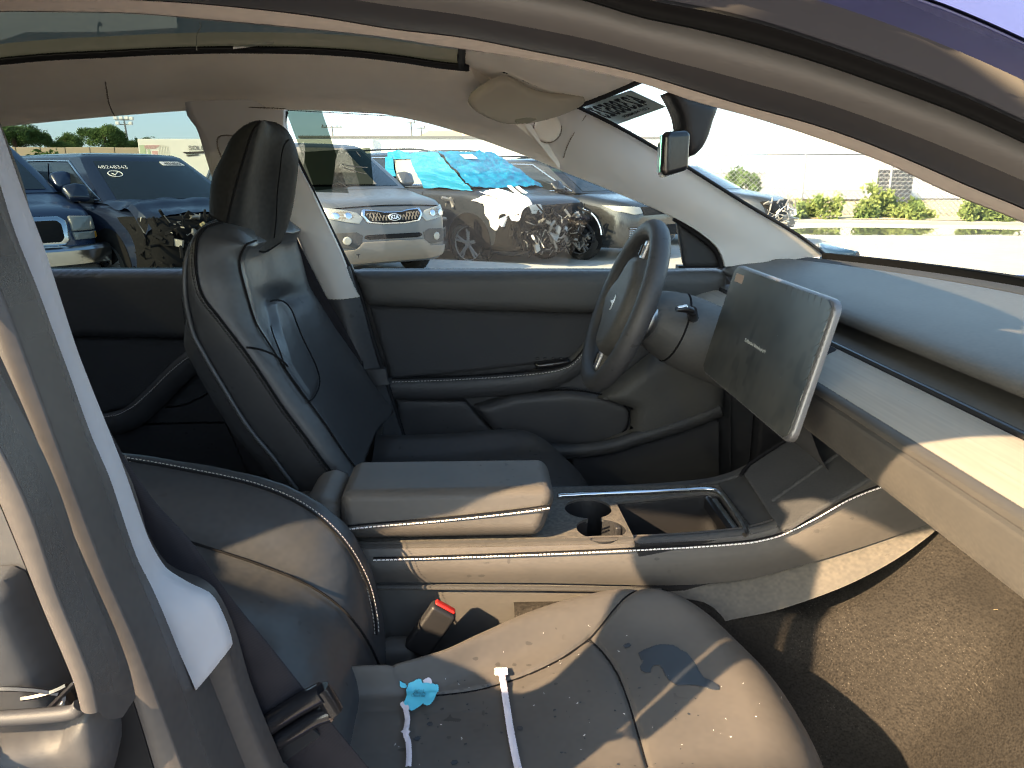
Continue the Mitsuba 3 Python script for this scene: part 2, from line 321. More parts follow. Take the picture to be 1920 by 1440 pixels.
add('windshield_sticker', loft(np.concatenate([lot(u, v, .0), lot(u, v, .0008)[::-1]], 0).transpose(1, 0, 2)), 'sticker_paper', label='dark paper sticker with a mirrored lot number stuck at the top of the windshield', cat_='sticker')
def text_on(txt, fn, height=1.0, width=None, bold=False, mirror=False, depth=.0):
    m = meshkit.text_mesh(txt, 1.0, .05, bold); v = np.array(m.vertices); b0, b1 = v.min(0), v.max(0)
    m = m.subdivide() if len(v) < 4000 else m; v = np.array(m.vertices)
    a = (v[:, 0]-b0[0])/(b1[0]-b0[0]); b = (v[:, 1]-b0[1])/(b1[1]-b0[1]); c = (v[:, 2]-b0[2])/.05
    if mirror: a = 1-a; m.invert()
    m.vertices = fn(a, b, c); return m
add('windshield_sticker__number', text_on('42388523', lambda a, b, c: lot(.08+.84*a, .70-.58*b, .001+.0006*c), bold=True, mirror=True), 'sticker_ink', False)
add('windshield_sticker__small_print', text_on('LOT NUMBER', lambda a, b, c: lot(.30+.5*a, .86-.09*b, .001+.0006*c), mirror=True), 'sticker_ink', False)
# driver's sun visor and clip
vis = [(877, 190), (880, 178), (905, 158), (935, 143), (952, 141), (968, 148), (985, 160), (1010, 170), (1050, 175), (1090, 174), (1094, 184), (1060, 205), (1020, 218), (985, 225), (950, 226), (915, 216), (890, 203)]
vw = np.array([P(a, b, y=.585) for a, b in vis])
# visor lies nearly flat against the header: map its outline to a tilted plane
def vplane(px, py, off=0):
    n = np.array([.30, -.62, -.72]); n /= np.linalg.norm(n); o = np.array([.06, .50, 1.452]); d = P(px, py, y=1.0)-CAM
    return CAM+d*((o-CAM)@n)/(d@n)+n*off
n_v = np.array([.30, -.62, -.72]); n_v /= np.linalg.norm(n_v); e1 = np.cross([0, 0, 1], n_v); e1 /= np.linalg.norm(e1); e2 = np.cross(n_v, e1)
o_v = vplane(980, 190); pv = np.array([[(vplane(a, b)-o_v)@e1, (vplane(a, b)-o_v)@e2] for a, b in vis])
toV = lambda a, b, c: o_v+np.outer(a, e1)+np.outer(b, e2)+np.outer(c, n_v)
sp = np.array([resample(np.vstack([pv, pv[:1]]), 61, True)[:-1]])[0]
add(K+'sun_visor', pillow(sp, .016, .009, .012, None, toV), 'visor_vinyl', 50)
lb = np.array([[(vplane(a, b)-o_v)@e1, (vplane(a, b)-o_v)@e2] for a, b in ((962, 213), (983, 210), (1002, 212), (985, 221), (960, 219))])
plain('label_tan', (.22, .20, .15), .8)
add(K+'sun_visor__label', pillow(lb, .0175, .001, .006, None, toV), 'label_tan')
add(K+'sun_visor__shadow_line', tube(np.array([vplane(a, b, -.012) for a, b in ((948, 140), (968, 144), (985, 155), (1010, 165), (1050, 170), (1088, 170))]), .005, 8), 'seam_black', 60)  # shadow line above the visor, drawn as a dark tube
add(K+'sun_visor__clip', box(vplane(1068, 166, -.004), [.05, .018, .012], .004), 'visor_vinyl')
# mirror and its black mount
mount = [(1240, 178), (1260, 172), (1300, 186), (1334, 206), (1326, 228), (1318, 255), (1308, 276), (1285, 294), (1277, 292), (1268, 262), (1262, 225), (1252, 200)]
def xplate(px, x, thick, bev, step=.01):
    w = np.array([P(a, b, x=x) for a, b in px])[:, [1, 2]]
    return pillow(w, thick, bev, step, None, lambda a, b, c: np.column_stack([x-c, a, b]))
mc = [P(a, b, y=.08) for a, b in mount]
w = np.array(mc)[:, [0, 2]]
add(K+'mirror_mount', cat([pillow(resample(np.vstack([w, w[:1]]), 50, True)[:-1], .035, .016, .008, None, lambda a, b, c: np.column_stack([a, .07-c, b])), pillow(resample(np.vstack([w, w[:1]]), 50, True)[:-1], .035, .016, .008, None, lambda a, b, c: np.column_stack([a, .07+c, b]))]), 'black_plastic', 50)
mp = P(1247, 290, y=.06)
mirror = m3.Manifold.batch_hull([m3.Manifold.sphere(.008, 16).translate([dx, dy, dz]) for dx, dy, dz in ((0, -.105, -.022), (0, -.105, .020), (0, .105, -.026), (0, .105, .024), (.022, -.09, -.016), (.022, -.09, .022), (.022, .09, -.018), (.022, .09, .02))]).to_mesh()
mm = trimesh.Trimesh(mirror.vert_properties[:, :3], mirror.tri_verts, process=False); mm = place(mm, mp, math.radians(-12))
add(K+'rear_mirror', mm, 'gloss_black', 50)
gm = place(box([-.0085, 0, -.001], [.003, .214, .050], .0014), mp, math.radians(-12)); plain('mirror_glass', (.25, .75, .6), .05, metallic=1.0)
add(K+'rear_mirror__mirror_glass', gm, 'mirror_glass', 50)
add(K+'rear_mirror__stalk', tube(np.array([mp+[.02, .0, .0], mp+[.035, .004, .004], P(1279, 284, y=.07)]), .008, 8), 'black_plastic')

# ------------------------------------------------------------------ far door (driver) and rear door
Y = .79
w_ = lambda pts, y: np.array([P(a, b, y=y) for a, b in pts])[:, [0, 2]]
add(K+'driver_door', yplate([(650, 505), (1365, 505), (1365, 900), (700, 930)], Y+.03, .03, .004, .05), 'door_vinyl')
add(K+'driver_door__upper_trim', yplate([(668, 507), (680, 503), (1000, 503), (1347, 503), (1352, 512), (1345, 560), (1250, 575), (1100, 582), (900, 576), (695, 567)], Y, .075, .03, .015), 'dash_vinyl', 50)
add(K+'driver_door__fabric_insert', yplate([(695, 569), (900, 578), (1098, 584), (1150, 575), (1135, 620), (1095, 655), (1060, 672), (900, 690), (735, 706)], Y, .035, .012, .015), 'door_fabric', 50)
arm = C([(730, 727), (800, 728), (900, 724), (1000, 713), (1050, 700), (1085, 678), (1112, 645), (1140, 600)], 50, y=Y-.03)
add(K+'driver_door__armrest', tube(arm, np.r_[np.full(30, .030), np.linspace(.030, .024, 20)], 14, flat=.62, up=(0, -1, 0)), 'door_vinyl', 60)
sl = C([(735, 710), (850, 706), (950, 700), (1040, 690), (1070, 680), (1090, 660), (1118, 615)], 60, y=Y-.064)
add(K+'driver_door__armrest_seam', tube(sl, .0022, 6), 'seam_black')
add(K+'driver_door__stitching', stitch(sl+[0, -.002, -.008], 70), 'thread_grey', kind='stuff')
add(K+'driver_door__switch_pad', yplate([(1000, 672), (1062, 664), (1066, 672), (1040, 680), (1002, 682)], Y, .06, .006, .008), 'gloss_black')
for i, px in enumerate((1008, 1022, 1038, 1052)): add(num(K+'driver_door__window_switch', i), box(P(px, 672, y=Y-.062), [.009, .006, .006], .002), 'black_plastic')
add(K+'driver_door__lower_panel', yplate([(745, 744), (872, 746), (910, 790), (955, 826), (1010, 835), (1010, 920), (760, 920)], Y, .03, .008, .02), 'door_vinyl', 50)
add(K+'driver_door__storage_pocket', yplate([(890, 757), (960, 735), (1060, 725), (1120, 732), (1175, 752), (1182, 785), (1160, 815), (1100, 830), (965, 830), (930, 808)], Y, .045, .02, .014), 'door_vinyl', 50)
add(K+'driver_door__pocket_groove', tube(C([(1010, 733), (1060, 731), (1120, 738), (1160, 752), (1180, 775), (1176, 800), (1155, 820)], 30, y=Y-.046), .0022, 6), 'seam_black')
rimc = C([(930, 812), (960, 832), (1010, 842), (1070, 846), (1140, 838), (1200, 820), (1280, 795), (1350, 768)], 40, y=Y-.075)
add(K+'driver_door__pocket_rim', tube(rimc, .016, 10, flat=1.2), 'door_vinyl', 60)
add(K+'knee_panel', yplate([(1120, 742), (1170, 700), (1220, 660), (1350, 635), (1352, 775), (1280, 800), (1200, 826), (1150, 838), (1110, 830), (1180, 800), (1182, 760)], Y-.03, .055, .035, .014), 'dash_vinyl', 50)
add(K+'kick_panel', yplate([(1070, 850), (1140, 845), (1205, 826), (1345, 778), (1345, 910), (1080, 925)], Y-.03, .02, .004, .03), 'door_fabric')
sail = C([(1267, 412), (1262, 425)], 2, y=.74)
add(K+'driver_door__mirror_sail', yplate([(1266, 414), (1305, 436), (1338, 466), (1350, 488), (1350, 500), (1280, 500)], .76, .015, .006, .015), 'black_plastic', 50)
gl = np.array([C([(x0, a), (x1, b)], 14, False, y=.745+0*0) for x0, a, x1, b in ((520, 195, 650, 506), (700, 195, 760, 506), (900, 250, 900, 506), (1000, 285, 1040, 506), (1120, 330, 1160, 506), (1270, 400, 1285, 506))])
add(K+'driver_door__window_glass', sheet(gl), 'clear_glass', True)
# dark translucent sheets on that window
def film(px, y): return sheet(np.stack([C([px[0], px[1]], 8, False, y=y), C([px[3], px[2]], 8, False, y=y)]))
add(K+'driver_door__dark_sheet', film([(534, 203), (602, 203), (654, 362), (592, 360)], .742), 'dark_sheet', True, label='dark translucent strip on the rear edge of the driver window')
add(K+'driver_door__dark_sheet_001', film([(553, 286), (694, 277), (700, 345), (590, 358)], .739), 'dark_sheet', True, label='dark translucent sheet with pale lines across the lower rear of the driver window')
wr = [tube(C(q, 10, y=.738), .0012, 5) for q in ([(642, 308), (662, 312), (690, 314)], [(644, 314), (662, 320), (688, 326)], [(668, 284), (676, 294)], [(634, 341), (646, 347), (652, 352)])]
add(K+'driver_door__pale_line', cat(wr), 'thread_grey', kind='stuff')
plain('etch_white', (.6, .62, .62), .8); plain('etch_dark', (.03, .03, .035), .6)
tl = P(672, 481, y=.7435)
def tee(c, h, to):
    bar = np.array([[-.5, .36], [-.3, .46], [0, .5], [.3, .46], [.5, .36], [.46, .24], [.25, .34], [.13, .35], [0, -.5], [-.13, .35], [-.25, .34], [-.46, .24]])*h
    return pillow(bar, .0012, .0003, h/6, None, to)
add(K+'driver_door__glass_mark', tee(tl, .011, lambda a, b, c: np.column_stack([tl[0]+a, tl[1]-c, tl[2]+b])), 'etch_dark', False)
# rear door on the far side
add(K+'cowl_side', box([.66, .835, .71], [.30, .03, .72]), 'door_vinyl')
add(K+'rear_left_door', yplate([(-300, 502), (640, 502), (640, 1000), (-300, 1000)], Y+.05, .03, .004, .06), 'door_vinyl')
add(K+'rear_left_door__upper_trim', yplate([(-250, 503), (620, 503), (620, 634), (350, 631), (110, 626), (-250, 620)], Y+.02, .045, .02, .02), 'door_vinyl', 50)
add(K+'rear_left_door__fabric_insert', yplate([(-250, 624), (110, 630), (350, 634), (620, 638), (620, 660), (390, 655), (330, 690), (260, 755), (180, 775), (-250, 780)], Y+.02, .03, .01, .02), 'door_fabric', 50)
arm = C([(150, 800), (200, 796), (240, 786), (275, 760), (320, 715), (360, 678), (400, 650)], 40, y=Y-.02)
add(K+'rear_left_door__armrest', tube(arm, .030, 14, flat=.7, up=(0, -1, 0)), 'door_vinyl', 60)
add(K+'rear_left_door__stitching', stitch(C([(160, 784), (210, 780), (240, 768), (275, 740), (320, 696), (366, 660)], 50, y=Y-.055), 60), 'thread_grey', kind='stuff')
add(K+'rear_left_door__panel_groove', cat([tube(C([(310, 764), (340, 760), (370, 748), (392, 736)], 20, y=Y+.015), .002, 6), tube(C([(215, 808), (280, 795), (420, 792)], 20, y=Y+.015), .0025, 6)]), 'seam_black')
gl = np.array([C([(x0, 190), (x0, 505)], 6, False, y=.765) for x0 in (-250, -50, 150, 300, 440)])
add(K+'rear_left_door__window_glass', sheet(gl), 'privacy_glass', True)
gf = np.array([C([(346, 322), (372, 380), (386, 392)], 8, y=.762), C([(376, 313), (404, 352), (408, 384)], 8, y=.762)])
# floor and far sill
add(K+'floor', box([-.5, .07, .33], [3.2, 1.5, .04]), 'carpet')
add(K+'rear_seat', box([-1.15, .07, .52], [.55, 1.15, .30], .06), 'leather', 50)
add(K+'rear_seat__backrest', box([-1.45, .07, .85], [.20, 1.15, .65], .07), 'leather', 50)
add(K+'rear_roof', box([-2.12, .07, 1.525], [1.08, 1.62, .04], .015), 'headliner', 50)

# ------------------------------------------------------------------ dashboard
ky = lambda y: np.clip(1-((y-.07)/.70)**2, 0, 1)
yd = np.linspace(-.60, .745, 60)
def prof(pts, key, m, smooth=40, thick=None):
    """profile (x, z) carried across the car"""
    pts = resample(np.array(pts), max(24, len(pts)*6), True)
    g = np.array([np.column_stack([pts[:, 0], np.full(len(pts), y), pts[:, 1]]) for y in yd])
    add(key, sheet(g), m, smooth)
rows = []
for y in yd:
    k = ky(y); xr = .735+.205*k
    p = resample(np.array([[.668, 1.048], [.625, 1.052], [.606, 1.057], [.600, 1.066], [.606, 1.076], [.625, 1.083], [.70, 1.092], [xr-.05, 1.097], [xr-.012, 1.098], [xr, 1.094]]), 50, True)
    rows.append(np.column_stack([p[:, 0], np.full(50, y), p[:, 1]]))
add(K+'dashboard', sheet(np.array(rows)), 'dash_vinyl', 50, label='padded black dashboard top, sunlit near the windshield')
rows = []
for y in yd:
    k = ky(y); xr = .735+.205*k
    p = np.array([[xr-.002, 1.094], [xr+.002, 1.090], [xr+.010, 1.096], [xr+.045, 1.1], [xr+.058, 1.099], [xr+.060, 1.085], [xr+.16, 1.082]])
    rows.append(np.column_stack([p[:, 0], np.full(len(p), y), p[:, 1]]))
add(K+'dashboard__windshield_ledge', sheet(np.array(rows)), 'door_fabric', 30)
wb = np.array([[.80+.22*np.clip(1-((y-.07)/.68)**2, 0, 1)-.006, y, 1.106] for y in np.linspace(-.56, .70, 50)])
add(K+'windshield__base_seal', ribbon(wb+[0, 0, -.010], wb+[0, 0, .007], .02, 0, 4, (1, 0, 0), (-1, 0, 0)), 'seam_black')
prof([(.70, 1.03), (.668, 1.046), (.666, 1.034), (.655, 1.034), (.590, 1.029)], K+'dashboard__vent_shelf', 'dash_vinyl')
prof([(.590, 1.0292), (.586, 1.0265), (.5865, 1.017), (.592, 1.010)], K+'dashboard__vent_gap', 'gloss_black')
prof([(.5855, 1.019), (.5845, 1.0215), (.580, 1.0220), (.55, 1.0165), (.515, 1.0030), (.504, .9985)], K+'dashboard__wood_panel', 'grey_wood')
prof([(.506, .9982), (.499, .9955), (.4955, .9905), (.496, .9845), (.501, .981)], K+'dashboard__panel_edge', 'console_plastic')
yd0 = yd; yd = np.linspace(-.60, .02, 40)
prof([(.502, .9815), (.4985, .979), (.499, .972), (.513, .918), (.520, .905), (.532, .897), (.56, .893), (.80, .875)], K+'dashboard__glove_box', 'console_plastic')
yd = np.linspace(.02, .745, 30)
prof([(.502, .9815), (.4985, .979), (.50, .972), (.53, .90), (.56, .84), (.60, .80)], K+'dashboard__driver_panel', 'door_vinyl')
yd = yd0
add(K+'dashboard__glove_box_seam', tube(np.array([[.4975, .022, .978], [.503, .022, .955], [.512, .022, .92]]), .0025, 6), 'seam_black')
# firewall, footwells
add(K+'firewall', cat([box([1.04, .07, .62], [.05, 1.5, .70]), box([.82, .46, .66], [.42, .04, .52], .01), box([.74, .62, .62], [.02, .36, .5])]), 'rubber')
# ------------------------------------------------------------------ carpet of the passenger footwell
xs, yy = np.linspace(.05, 1.02, 110), np.linspace(-.66, .0, 90)
X, Yg = np.meshgrid(xs, yy, indexing='ij')
s5 = lambda a, b, x: np.clip((x-a)/(b-a), 0, 1)**2*(3-2*np.clip((x-a)/(b-a), 0, 1))
Z = .395+.25*s5(-.20, -.055, Yg)*s5(1.25, .3, X)+.52*s5(.52, .98, X)+.05*s5(-.56, -.62, Yg)+.006*(meshkit.fbm(np.stack([X*8, Yg*8, X*0], -1), 3)-.5)
add(K+'footwell_carpet', sheet(np.stack([X, Yg, Z], -1)), 'carpet', True, label='sunlit grey brown carpet of the passenger footwell')
rg = []
for i in range(9):
    a = P(1735+22*i, 1440-0*i, z=.42); b = P(1935+22*i, 1225+20*i, z=.42)
    rg.append(tube(np.stack([a+(b-a)*t for t in np.linspace(-.2, 1.3, 10)])+[0, 0, .0], .012, 8, flat=.8))
add(K+'footwell_carpet__rib', cat(rg), 'carpet', kind='stuff')
fl = []
for i in range(260):
    p = P(rng.uniform(1300, 1920), rng.uniform(1100, 1440), z=.405); 
    if p[0] < .33 or p[1] > -.10: continue
    d = rng.normal(0, 1, 3)*[.006, .006, .002]; q = p+[0, 0, .52*s5(.52, .98, p[0])+.05*s5(-.56, -.62, p[1])+.004]
    fl.append(tube(np.stack([q-d, q+rng.normal(0, .001, 3), q+d]), .0005, 4))
plain('straw', (.50, .40, .24), .8)
add(K+'footwell_carpet__lint', cat(fl), 'straw', kind='stuff')
for i, pxs in enumerate([[(1752, 1391), (1765, 1398), (1778, 1407)], [(1788, 1424), (1793, 1436), (1796, 1446)]]):
    add(num('grass_straw', i), tube(C(pxs, 8, z=.418), .0016, 5), 'straw', label=['dry straw lying on the shadow edge of the footwell carpet', 'second dry straw, nearest the bottom of the photo, on the footwell carpet'][i], cat_='straw')
# ------------------------------------------------------------------ centre console
ZC = .746
topc = C([(560, 1030), (700, 1029), (1000, 1024), (1200, 1019), (1400, 1004), (1450, 992), (1520, 958), (1600, 913), (1660, 880), (1700, 858)], 70, y=-.043)
botc = C([(560, 1092), (700, 1092), (1000, 1093), (1280, 1097), (1400, 1086), (1500, 1061), (1600, 1031), (1740, 984), (1800, 965)], 70, y=-.052)
add(K+'center_console', ribbon(topc, botc, .03, .007, 12), 'dusty_leather', 50, label='dusty centre console between the front seats with white stitching')
add(K+'center_console__rolled_edge', tube(topc+[0, .012, -.009], .0135, 12), 'dusty_leather', 60)
st = C([(700, 1050), (1000, 1040), (1200, 1031), (1400, 1018), (1450, 1008), (1520, 977), (1600, 933), (1680, 905)], 120, y=-.0565)
add(K+'center_console__seam', tube(st+[0, 0, .0035], .0014, 5), 'seam_black')
add(K+'center_console__stitching', stitch(st+[0, -.0012, 0], 130, .75, .0013), 'paper_white', kind='stuff')
add(K+'center_console__side_panel', ribbon(botc+[0, .012, 0], C([(560, 1240), (720, 1240), (1000, 1240), (1250, 1215), (1350, 1168), (1450, 1146), (1560, 1109), (1660, 1061), (1745, 1003), (1765, 985)], 70, y=[-.06]*3+[-.07, -.08, -.08, -.08, -.075, -.065, -.06]), .03, .004, 8), 'console_plastic', 40)
add(K+'center_console__side_ledge', tube(C([(700, 1101), (1000, 1103), (1240, 1107)], 40, y=-.054), .004, 8), 'console_plastic')
far = topc.copy(); far[:, 1] = .168
ramp = topc[:, 0] > .428
r0, r1 = topc[ramp]+[0, .012, -.004], far[ramp]+[0, 0, -.004]
add(K+'center_console__ramp', ribbon(r0, r1, .02, -.0, 8, (0, 0, -1), (0, 0, 1)), 'console_plastic', 40)
add(K+'center_console__far_side', ribbon(np.array([[x, .170, z] for x, _, z in topc]), np.array([[x, .175, .40] for x, _, z in topc]), .02), 'door_vinyl')
def zpts(pts, z): return [tuple(P(a, b, z=z)[:2]) for a, b in pts]
plate = Polygon([(-.40, -.035), (.436, -.035), (.436, .168), (-.40, .168)])
binp = Polygon(zpts([(1160, 943), (1325, 926), (1345, 928), (1392, 1000), (1388, 1004), (1196, 1013)], ZC)).buffer(.004)
cup1, cup2 = P(1103, 953, z=ZC), P(1122, 988, z=ZC)
cups = Point(cup1[0], cup1[1]).buffer(.040, 24).union(Point(cup2[0]+.004, cup2[1]-.004).buffer(.040, 24))
holes = plate.difference(binp).difference(cups)
def extr(g, h, z):
    ms = [trimesh.creation.extrude_polygon(q, h, engine='earcut') for q in getattr(g, 'geoms', [g])]; m = cat(ms); m.apply_translation([0, 0, z]); return m
add(K+'center_console__top_plate', extr(holes, .008, ZC-.008), 'console_plastic', 30)
# cup holder wells
cw = np.array(cups.exterior.coords)[:-1]; cw = seg_pts(cw, .006)
cen_c = cw.mean(0)
add(K+'center_console__cup_holder', cat([loft([np.column_stack([cen_c+(cw-cen_c)*s, np.full(len(cw), z)]) for s, z in ((1, ZC-.004), (.97, ZC-.05), (.95, ZC-.085))], caps=False), extr(Polygon(cen_c+(cw-cen_c)*.96), .003, ZC-.088)]), 'black_plastic', 40)
dv = (cup1+cup2)/2
for i, (a, b) in enumerate(((.038, -.018), (-.036, -.022))): add(num(K+'center_console__cup_divider', i), box([dv[0]+a, dv[1]+b, ZC-.035], [.012, .022, .06], .004), 'black_plastic')
# storage bin with carpeted floor
bw = seg_pts(np.array(binp.exterior.coords)[:-1], .01)
add(K+'center_console__bin', cat([loft([np.column_stack([bw, np.full(len(bw), z)]) for z in (ZC-.004, ZC-.02, ZC-.09)], caps=False)]), 'black_plastic', 30)
add(K+'center_console__bin_floor', extr(binp, .004, ZC-.088), 'carpet')
add(K+'center_console__bin_ridge', cat([tube(np.stack([P(1190, 975, z=ZC-.05)*0+np.array([x, .04, ZC-.078]) for x in np.linspace(.235, .365, 8)]), .006, 6)]), 'carpet')
add(K+'center_console__bin_track', cat([box([.30, .148-.006*i, ZC-.012-.012*i], [.14, .006, .006]) for i in range(2)]), 'black_plastic')
# sliding cover ending in a handle at the front of the bin
ha, hb = P(1322, 932, z=ZC-.004), P(1372, 1003, z=ZC-.004)
hd_ = ribbon(np.stack([ha+[0, .0, 0], hb]), np.stack([ha+[.016, 0, 0], hb+[.022, 0, 0]]), .02, .003, 7, (0, 0, -1), (0, 0, 1))
add(K+'center_console__bin_cover', hd_, 'gloss_black', 40)
add(K+'center_console__bin_handle', tube(np.stack([ha*(1-t)+hb*t+[.012, 0, .003] for t in np.linspace(.12, .88, 8)]), .0045, 8, flat=.5), 'chrome', 60)
bz = C([(1047, 929), (1130, 925), (1230, 921), (1318, 916), (1345, 918), (1362, 930), (1384, 965), (1400, 992), (1401, 1000)], 60, y=None, z=ZC+.003)if False else np.array([P(a, b, z=ZC+.005) for a, b in [(1047, 929), (1130, 925), (1230, 921), (1300, 917), (1325, 916), (1345, 920), (1358, 930), (1384, 966), (1398, 990), (1401, 1000), (1396, 1003)]])
add(K+'center_console__chrome_bezel', tube(resample(bz, 60), .0046, 8, flat=.7), 'chrome', 60)
# front charging pad on the ramp
rp = np.array([.50, 0, .80]); i0, i1 = r0[len(r0)//6], r0[-len(r0)//5]
rt_ = (i1-i0)/np.linalg.norm(i1-i0); rn = np.cross(rt_, [0, 1, 0]); rn *= np.sign(rn[2])
def rplane(px, py):
    d = P(px, py, y=1.0)-CAM; q = CAM+d*((i0-CAM)@rn)/(d@rn); return np.array([(q-i0)@rt_, q[1]])
padp = np.array([rplane(*q) for q in ((1388, 884), (1400, 868), (1470, 822), (1512, 796), (1560, 820), (1625, 868), (1640, 878), (1560, 925), (1462, 986), (1452, 984), (1430, 950))])
toR = lambda a, b, c: i0+np.outer(a, rt_)+np.outer(b, [0, 1, 0])+np.outer(c+.004, rn)
add(K+'center_console__phone_pad', pillow(padp, .006, .004, .012, None, toR), 'headliner' if False else 'door_fabric', 50)
add(K+'center_console__pad_edge', tube(resample(np.array([toR(np.array([a]), np.array([b]), np.array([.004]))[0] for a, b in [rplane(*q) for q in ((1382, 886), (1398, 866), (1470, 819), (1514, 792))]]), 20), .0035, 8), 'gloss_black')
add(K+'center_console__pad_divider', tube(np.array([toR(np.array([a]), np.array([b]), np.array([.007]))[0] for a, b in [rplane(*q) for q in ((1440, 935), (1500, 893), (1560, 850))]]), .003, 6), 'door_fabric')
# armrest lid
ar = m3.Manifold.batch_hull([m3.Manifold.sphere(r, 24).translate([x, y, z]) for x, y, z, r in ((-.195, -.030, .776, .022), (-.195, .090, .776, .022), (-.195, -.024, .812, .020), (-.195, .082, .812, .020), (.078, -.030, .776, .022), (.078, .090, .776, .022), (.094, -.022, .812, .020), (.094, .080, .812, .020))]).to_mesh()
am = trimesh.Trimesh(ar.vert_properties[:, :3], ar.tri_verts, process=False)
add(K+'center_console__armrest', am, 'dusty_leather', 60)
sa = C([(652, 991), (700, 986), (800, 978), (900, 968), (1000, 956), (1032, 951)], 60, y=-.0525)
add(K+'center_console__armrest_seam', tube(sa+[0, 0, .004], .0014, 5), 'seam_black')
add(K+'center_console__armrest_stitching', stitch(sa+[0, -.0012, -.001], 48, .75, .0013), 'paper_white', kind='stuff')
add(K+'center_console__armrest_hinge', box([-.245, .03, .772], [.062, .158, .095], .028), 'dusty_leather', 60)
# ------------------------------------------------------------------ touch screen
TL, TR, BL, BR = P(1380, 494, x=.478), P(1569, 562, x=.478), P(1314, 695, x=.424), P(1476, 834, x=.424)
sn = np.cross(TR-TL, BL-TL); sn /= np.linalg.norm(sn); sn *= np.sign(sn@(CAM-TL))
def scr(u, v, h):
    u, v, h = (np.asarray(q, float)[..., None] for q in (u, v, h)); return (TL*(1-u)+TR*u)*(1-v)+(BL*(1-u)+BR*u)*v+sn*h
rr = Polygon([(0, 0), (.40, 0), (.40, .25), (0, .25)]).buffer(-.02).buffer(.02, 12)
plain('screen_case', (.10, .10, .11), .5)
add(K+'touch_screen', pillow(rr, .011, .005, .01, None, lambda a, b, c: scr(a/.40, b/.25, c-.012)), 'dull_bezel', 50, label='large landscape touch screen on the dashboard, switched off and smeared with dust')
gl_ = rr.buffer(-.0045)
add(K+'touch_screen__display_glass', pillow(gl_, .0022, .001, .02, None, lambda a, b, c: scr(a/.40, b/.25, c-.0012)), 'dusty_screen', 20)
plain('screen_text', (.34, .35, .33), .6)
add(K+'touch_screen__text', text_on('Software Version V9', lambda a, b, c: scr(.385+.225*a, .552-.028*b, .0012+.0003*c)), 'screen_text', False)
plain('reflection_peach', (.30, .22, .17), .7)
add(K+'touch_screen__label', pillow(np.array([[.022, .018], [.062, .018], [.062, .036], [.022, .036]]), .0004, .0002, .01, None, lambda a, b, c: scr(a/.40, b/.25, c+.0009)), 'reflection_peach', False)  # reflection on the screen, painted as a peach patch
add(K+'touch_screen__bracket', tube(np.stack([scr(.5, .5, -.012), scr(.5, .5, -.012)+[.06, 0, -.015], np.array([.58, .07, .99])]), .03, 12), 'black_plastic')
# ------------------------------------------------------------------ steering wheel and column
WC = P(1168, 574, y=.43); tl_ = math.radians(21); ea = np.array([-math.cos(tl_), 0, math.sin(tl_)]); eu = np.array([math.sin(tl_), 0, math.cos(tl_)]); ey = np.array([0, 1.0, 0])
wl = lambda a, b, c: WC+np.outer(a, eu)+np.outer(b, ey)+np.outer(c, ea)   # a up, b towards the door (the wheel is turned a quarter), c towards the driver
th = np.linspace(0, 2*np.pi, 96, endpoint=False)
add(K+'steering_wheel', tube(wl(.166*np.cos(th), .166*np.sin(th), 0*th), .0205, 16, loop=True, up=ea), 'door_vinyl', 60, label='flat bottomed black steering wheel turned a quarter, with a pale T shaped emblem')
hub = np.array([[.098, -.045], [.112, -.02], [.112, .02], [.095, .045], [.060, .068], [.030, .102], [0, .118], [-.030, .102], [-.060, .068], [-.095, .045], [-.112, .02], [-.112, -.02], [-.098, -.045], [-.07, -.072], [0, -.088], [.07, -.072]])
hub = resample(np.vstack([hub, hub[:1]]), 80)[:-1]
add(K+'steering_wheel__airbag_cover', pillow(hub*.95, .050, .024, .008, None, lambda a, b, c: wl(a, b, c-.028)), 'dash_vinyl', 60)
for i, (a0, b0) in enumerate(((1, 0), (-1, 0), (0, 1))):
    q = np.array([[.075, -.024], [.155, -.020], [.155, .020], [.075, .024]]) if i < 2 else np.array([[.078, -.045], [.155, -.058], [.155, .058], [.078, .045]])
    m = pillow(q, .02, .008, .008, None, lambda a, b, c, a0=a0, b0=b0: wl(a*a0-b*b0, a*b0+b*a0, c-.018))
    add(num(K+'steering_wheel__spoke', i), m, 'console_plastic' if i < 2 else 'door_vinyl', 50)
    if i < 2:
        add(num(K+'steering_wheel__switch_plate', i), pillow(np.array([[.095, -.011], [.142, -.011], [.142, .011], [.095, .011]]), .026, .004, .006, None, lambda a, b, c, a0=a0: wl(a*a0, b-.004, c-.018)), 'satin_metal', 40)
        add(num(K+'steering_wheel__scroll_wheel', i), tube(wl(np.array([.108, .13])*a0, np.array([-.004, -.004]), np.array([.008, .008])), .006, 12), 'gloss_black')
add(K+'steering_wheel__emblem', tee(0, .034, lambda a, b, c: wl(a, -b+.012, c*1.5+.0215)), 'silver_badge', 40)
col = []
for t in np.linspace(0, 1, 14):
    c_ = WC+ea*(-.035-.26*t)+np.array([0, 0, -.012*t]); ra = .050+.032*math.sin(min(1, t*2.2)*math.pi/2); a = np.linspace(0, 2*np.pi, 40, endpoint=False)
    col.append(c_+np.outer(np.cos(a)*ra*.95, eu)+np.outer(np.sin(a)*ra*1.05, ey))
add(K+'steering_column', loft(col), 'dash_vinyl', 60)
ar_ = np.linspace(np.pi*1.02, np.pi*1.98, 40)
add(K+'steering_column__ring', tube(WC+ea*-.115+np.outer(np.cos(ar_)*.0742, eu)+np.outer(np.sin(ar_)*.0822, ey)+[0, 0, -.0035], .0020, 6), 'seam_black')
ar_ = np.linspace(np.pi*1.28, np.pi*1.62, 24)
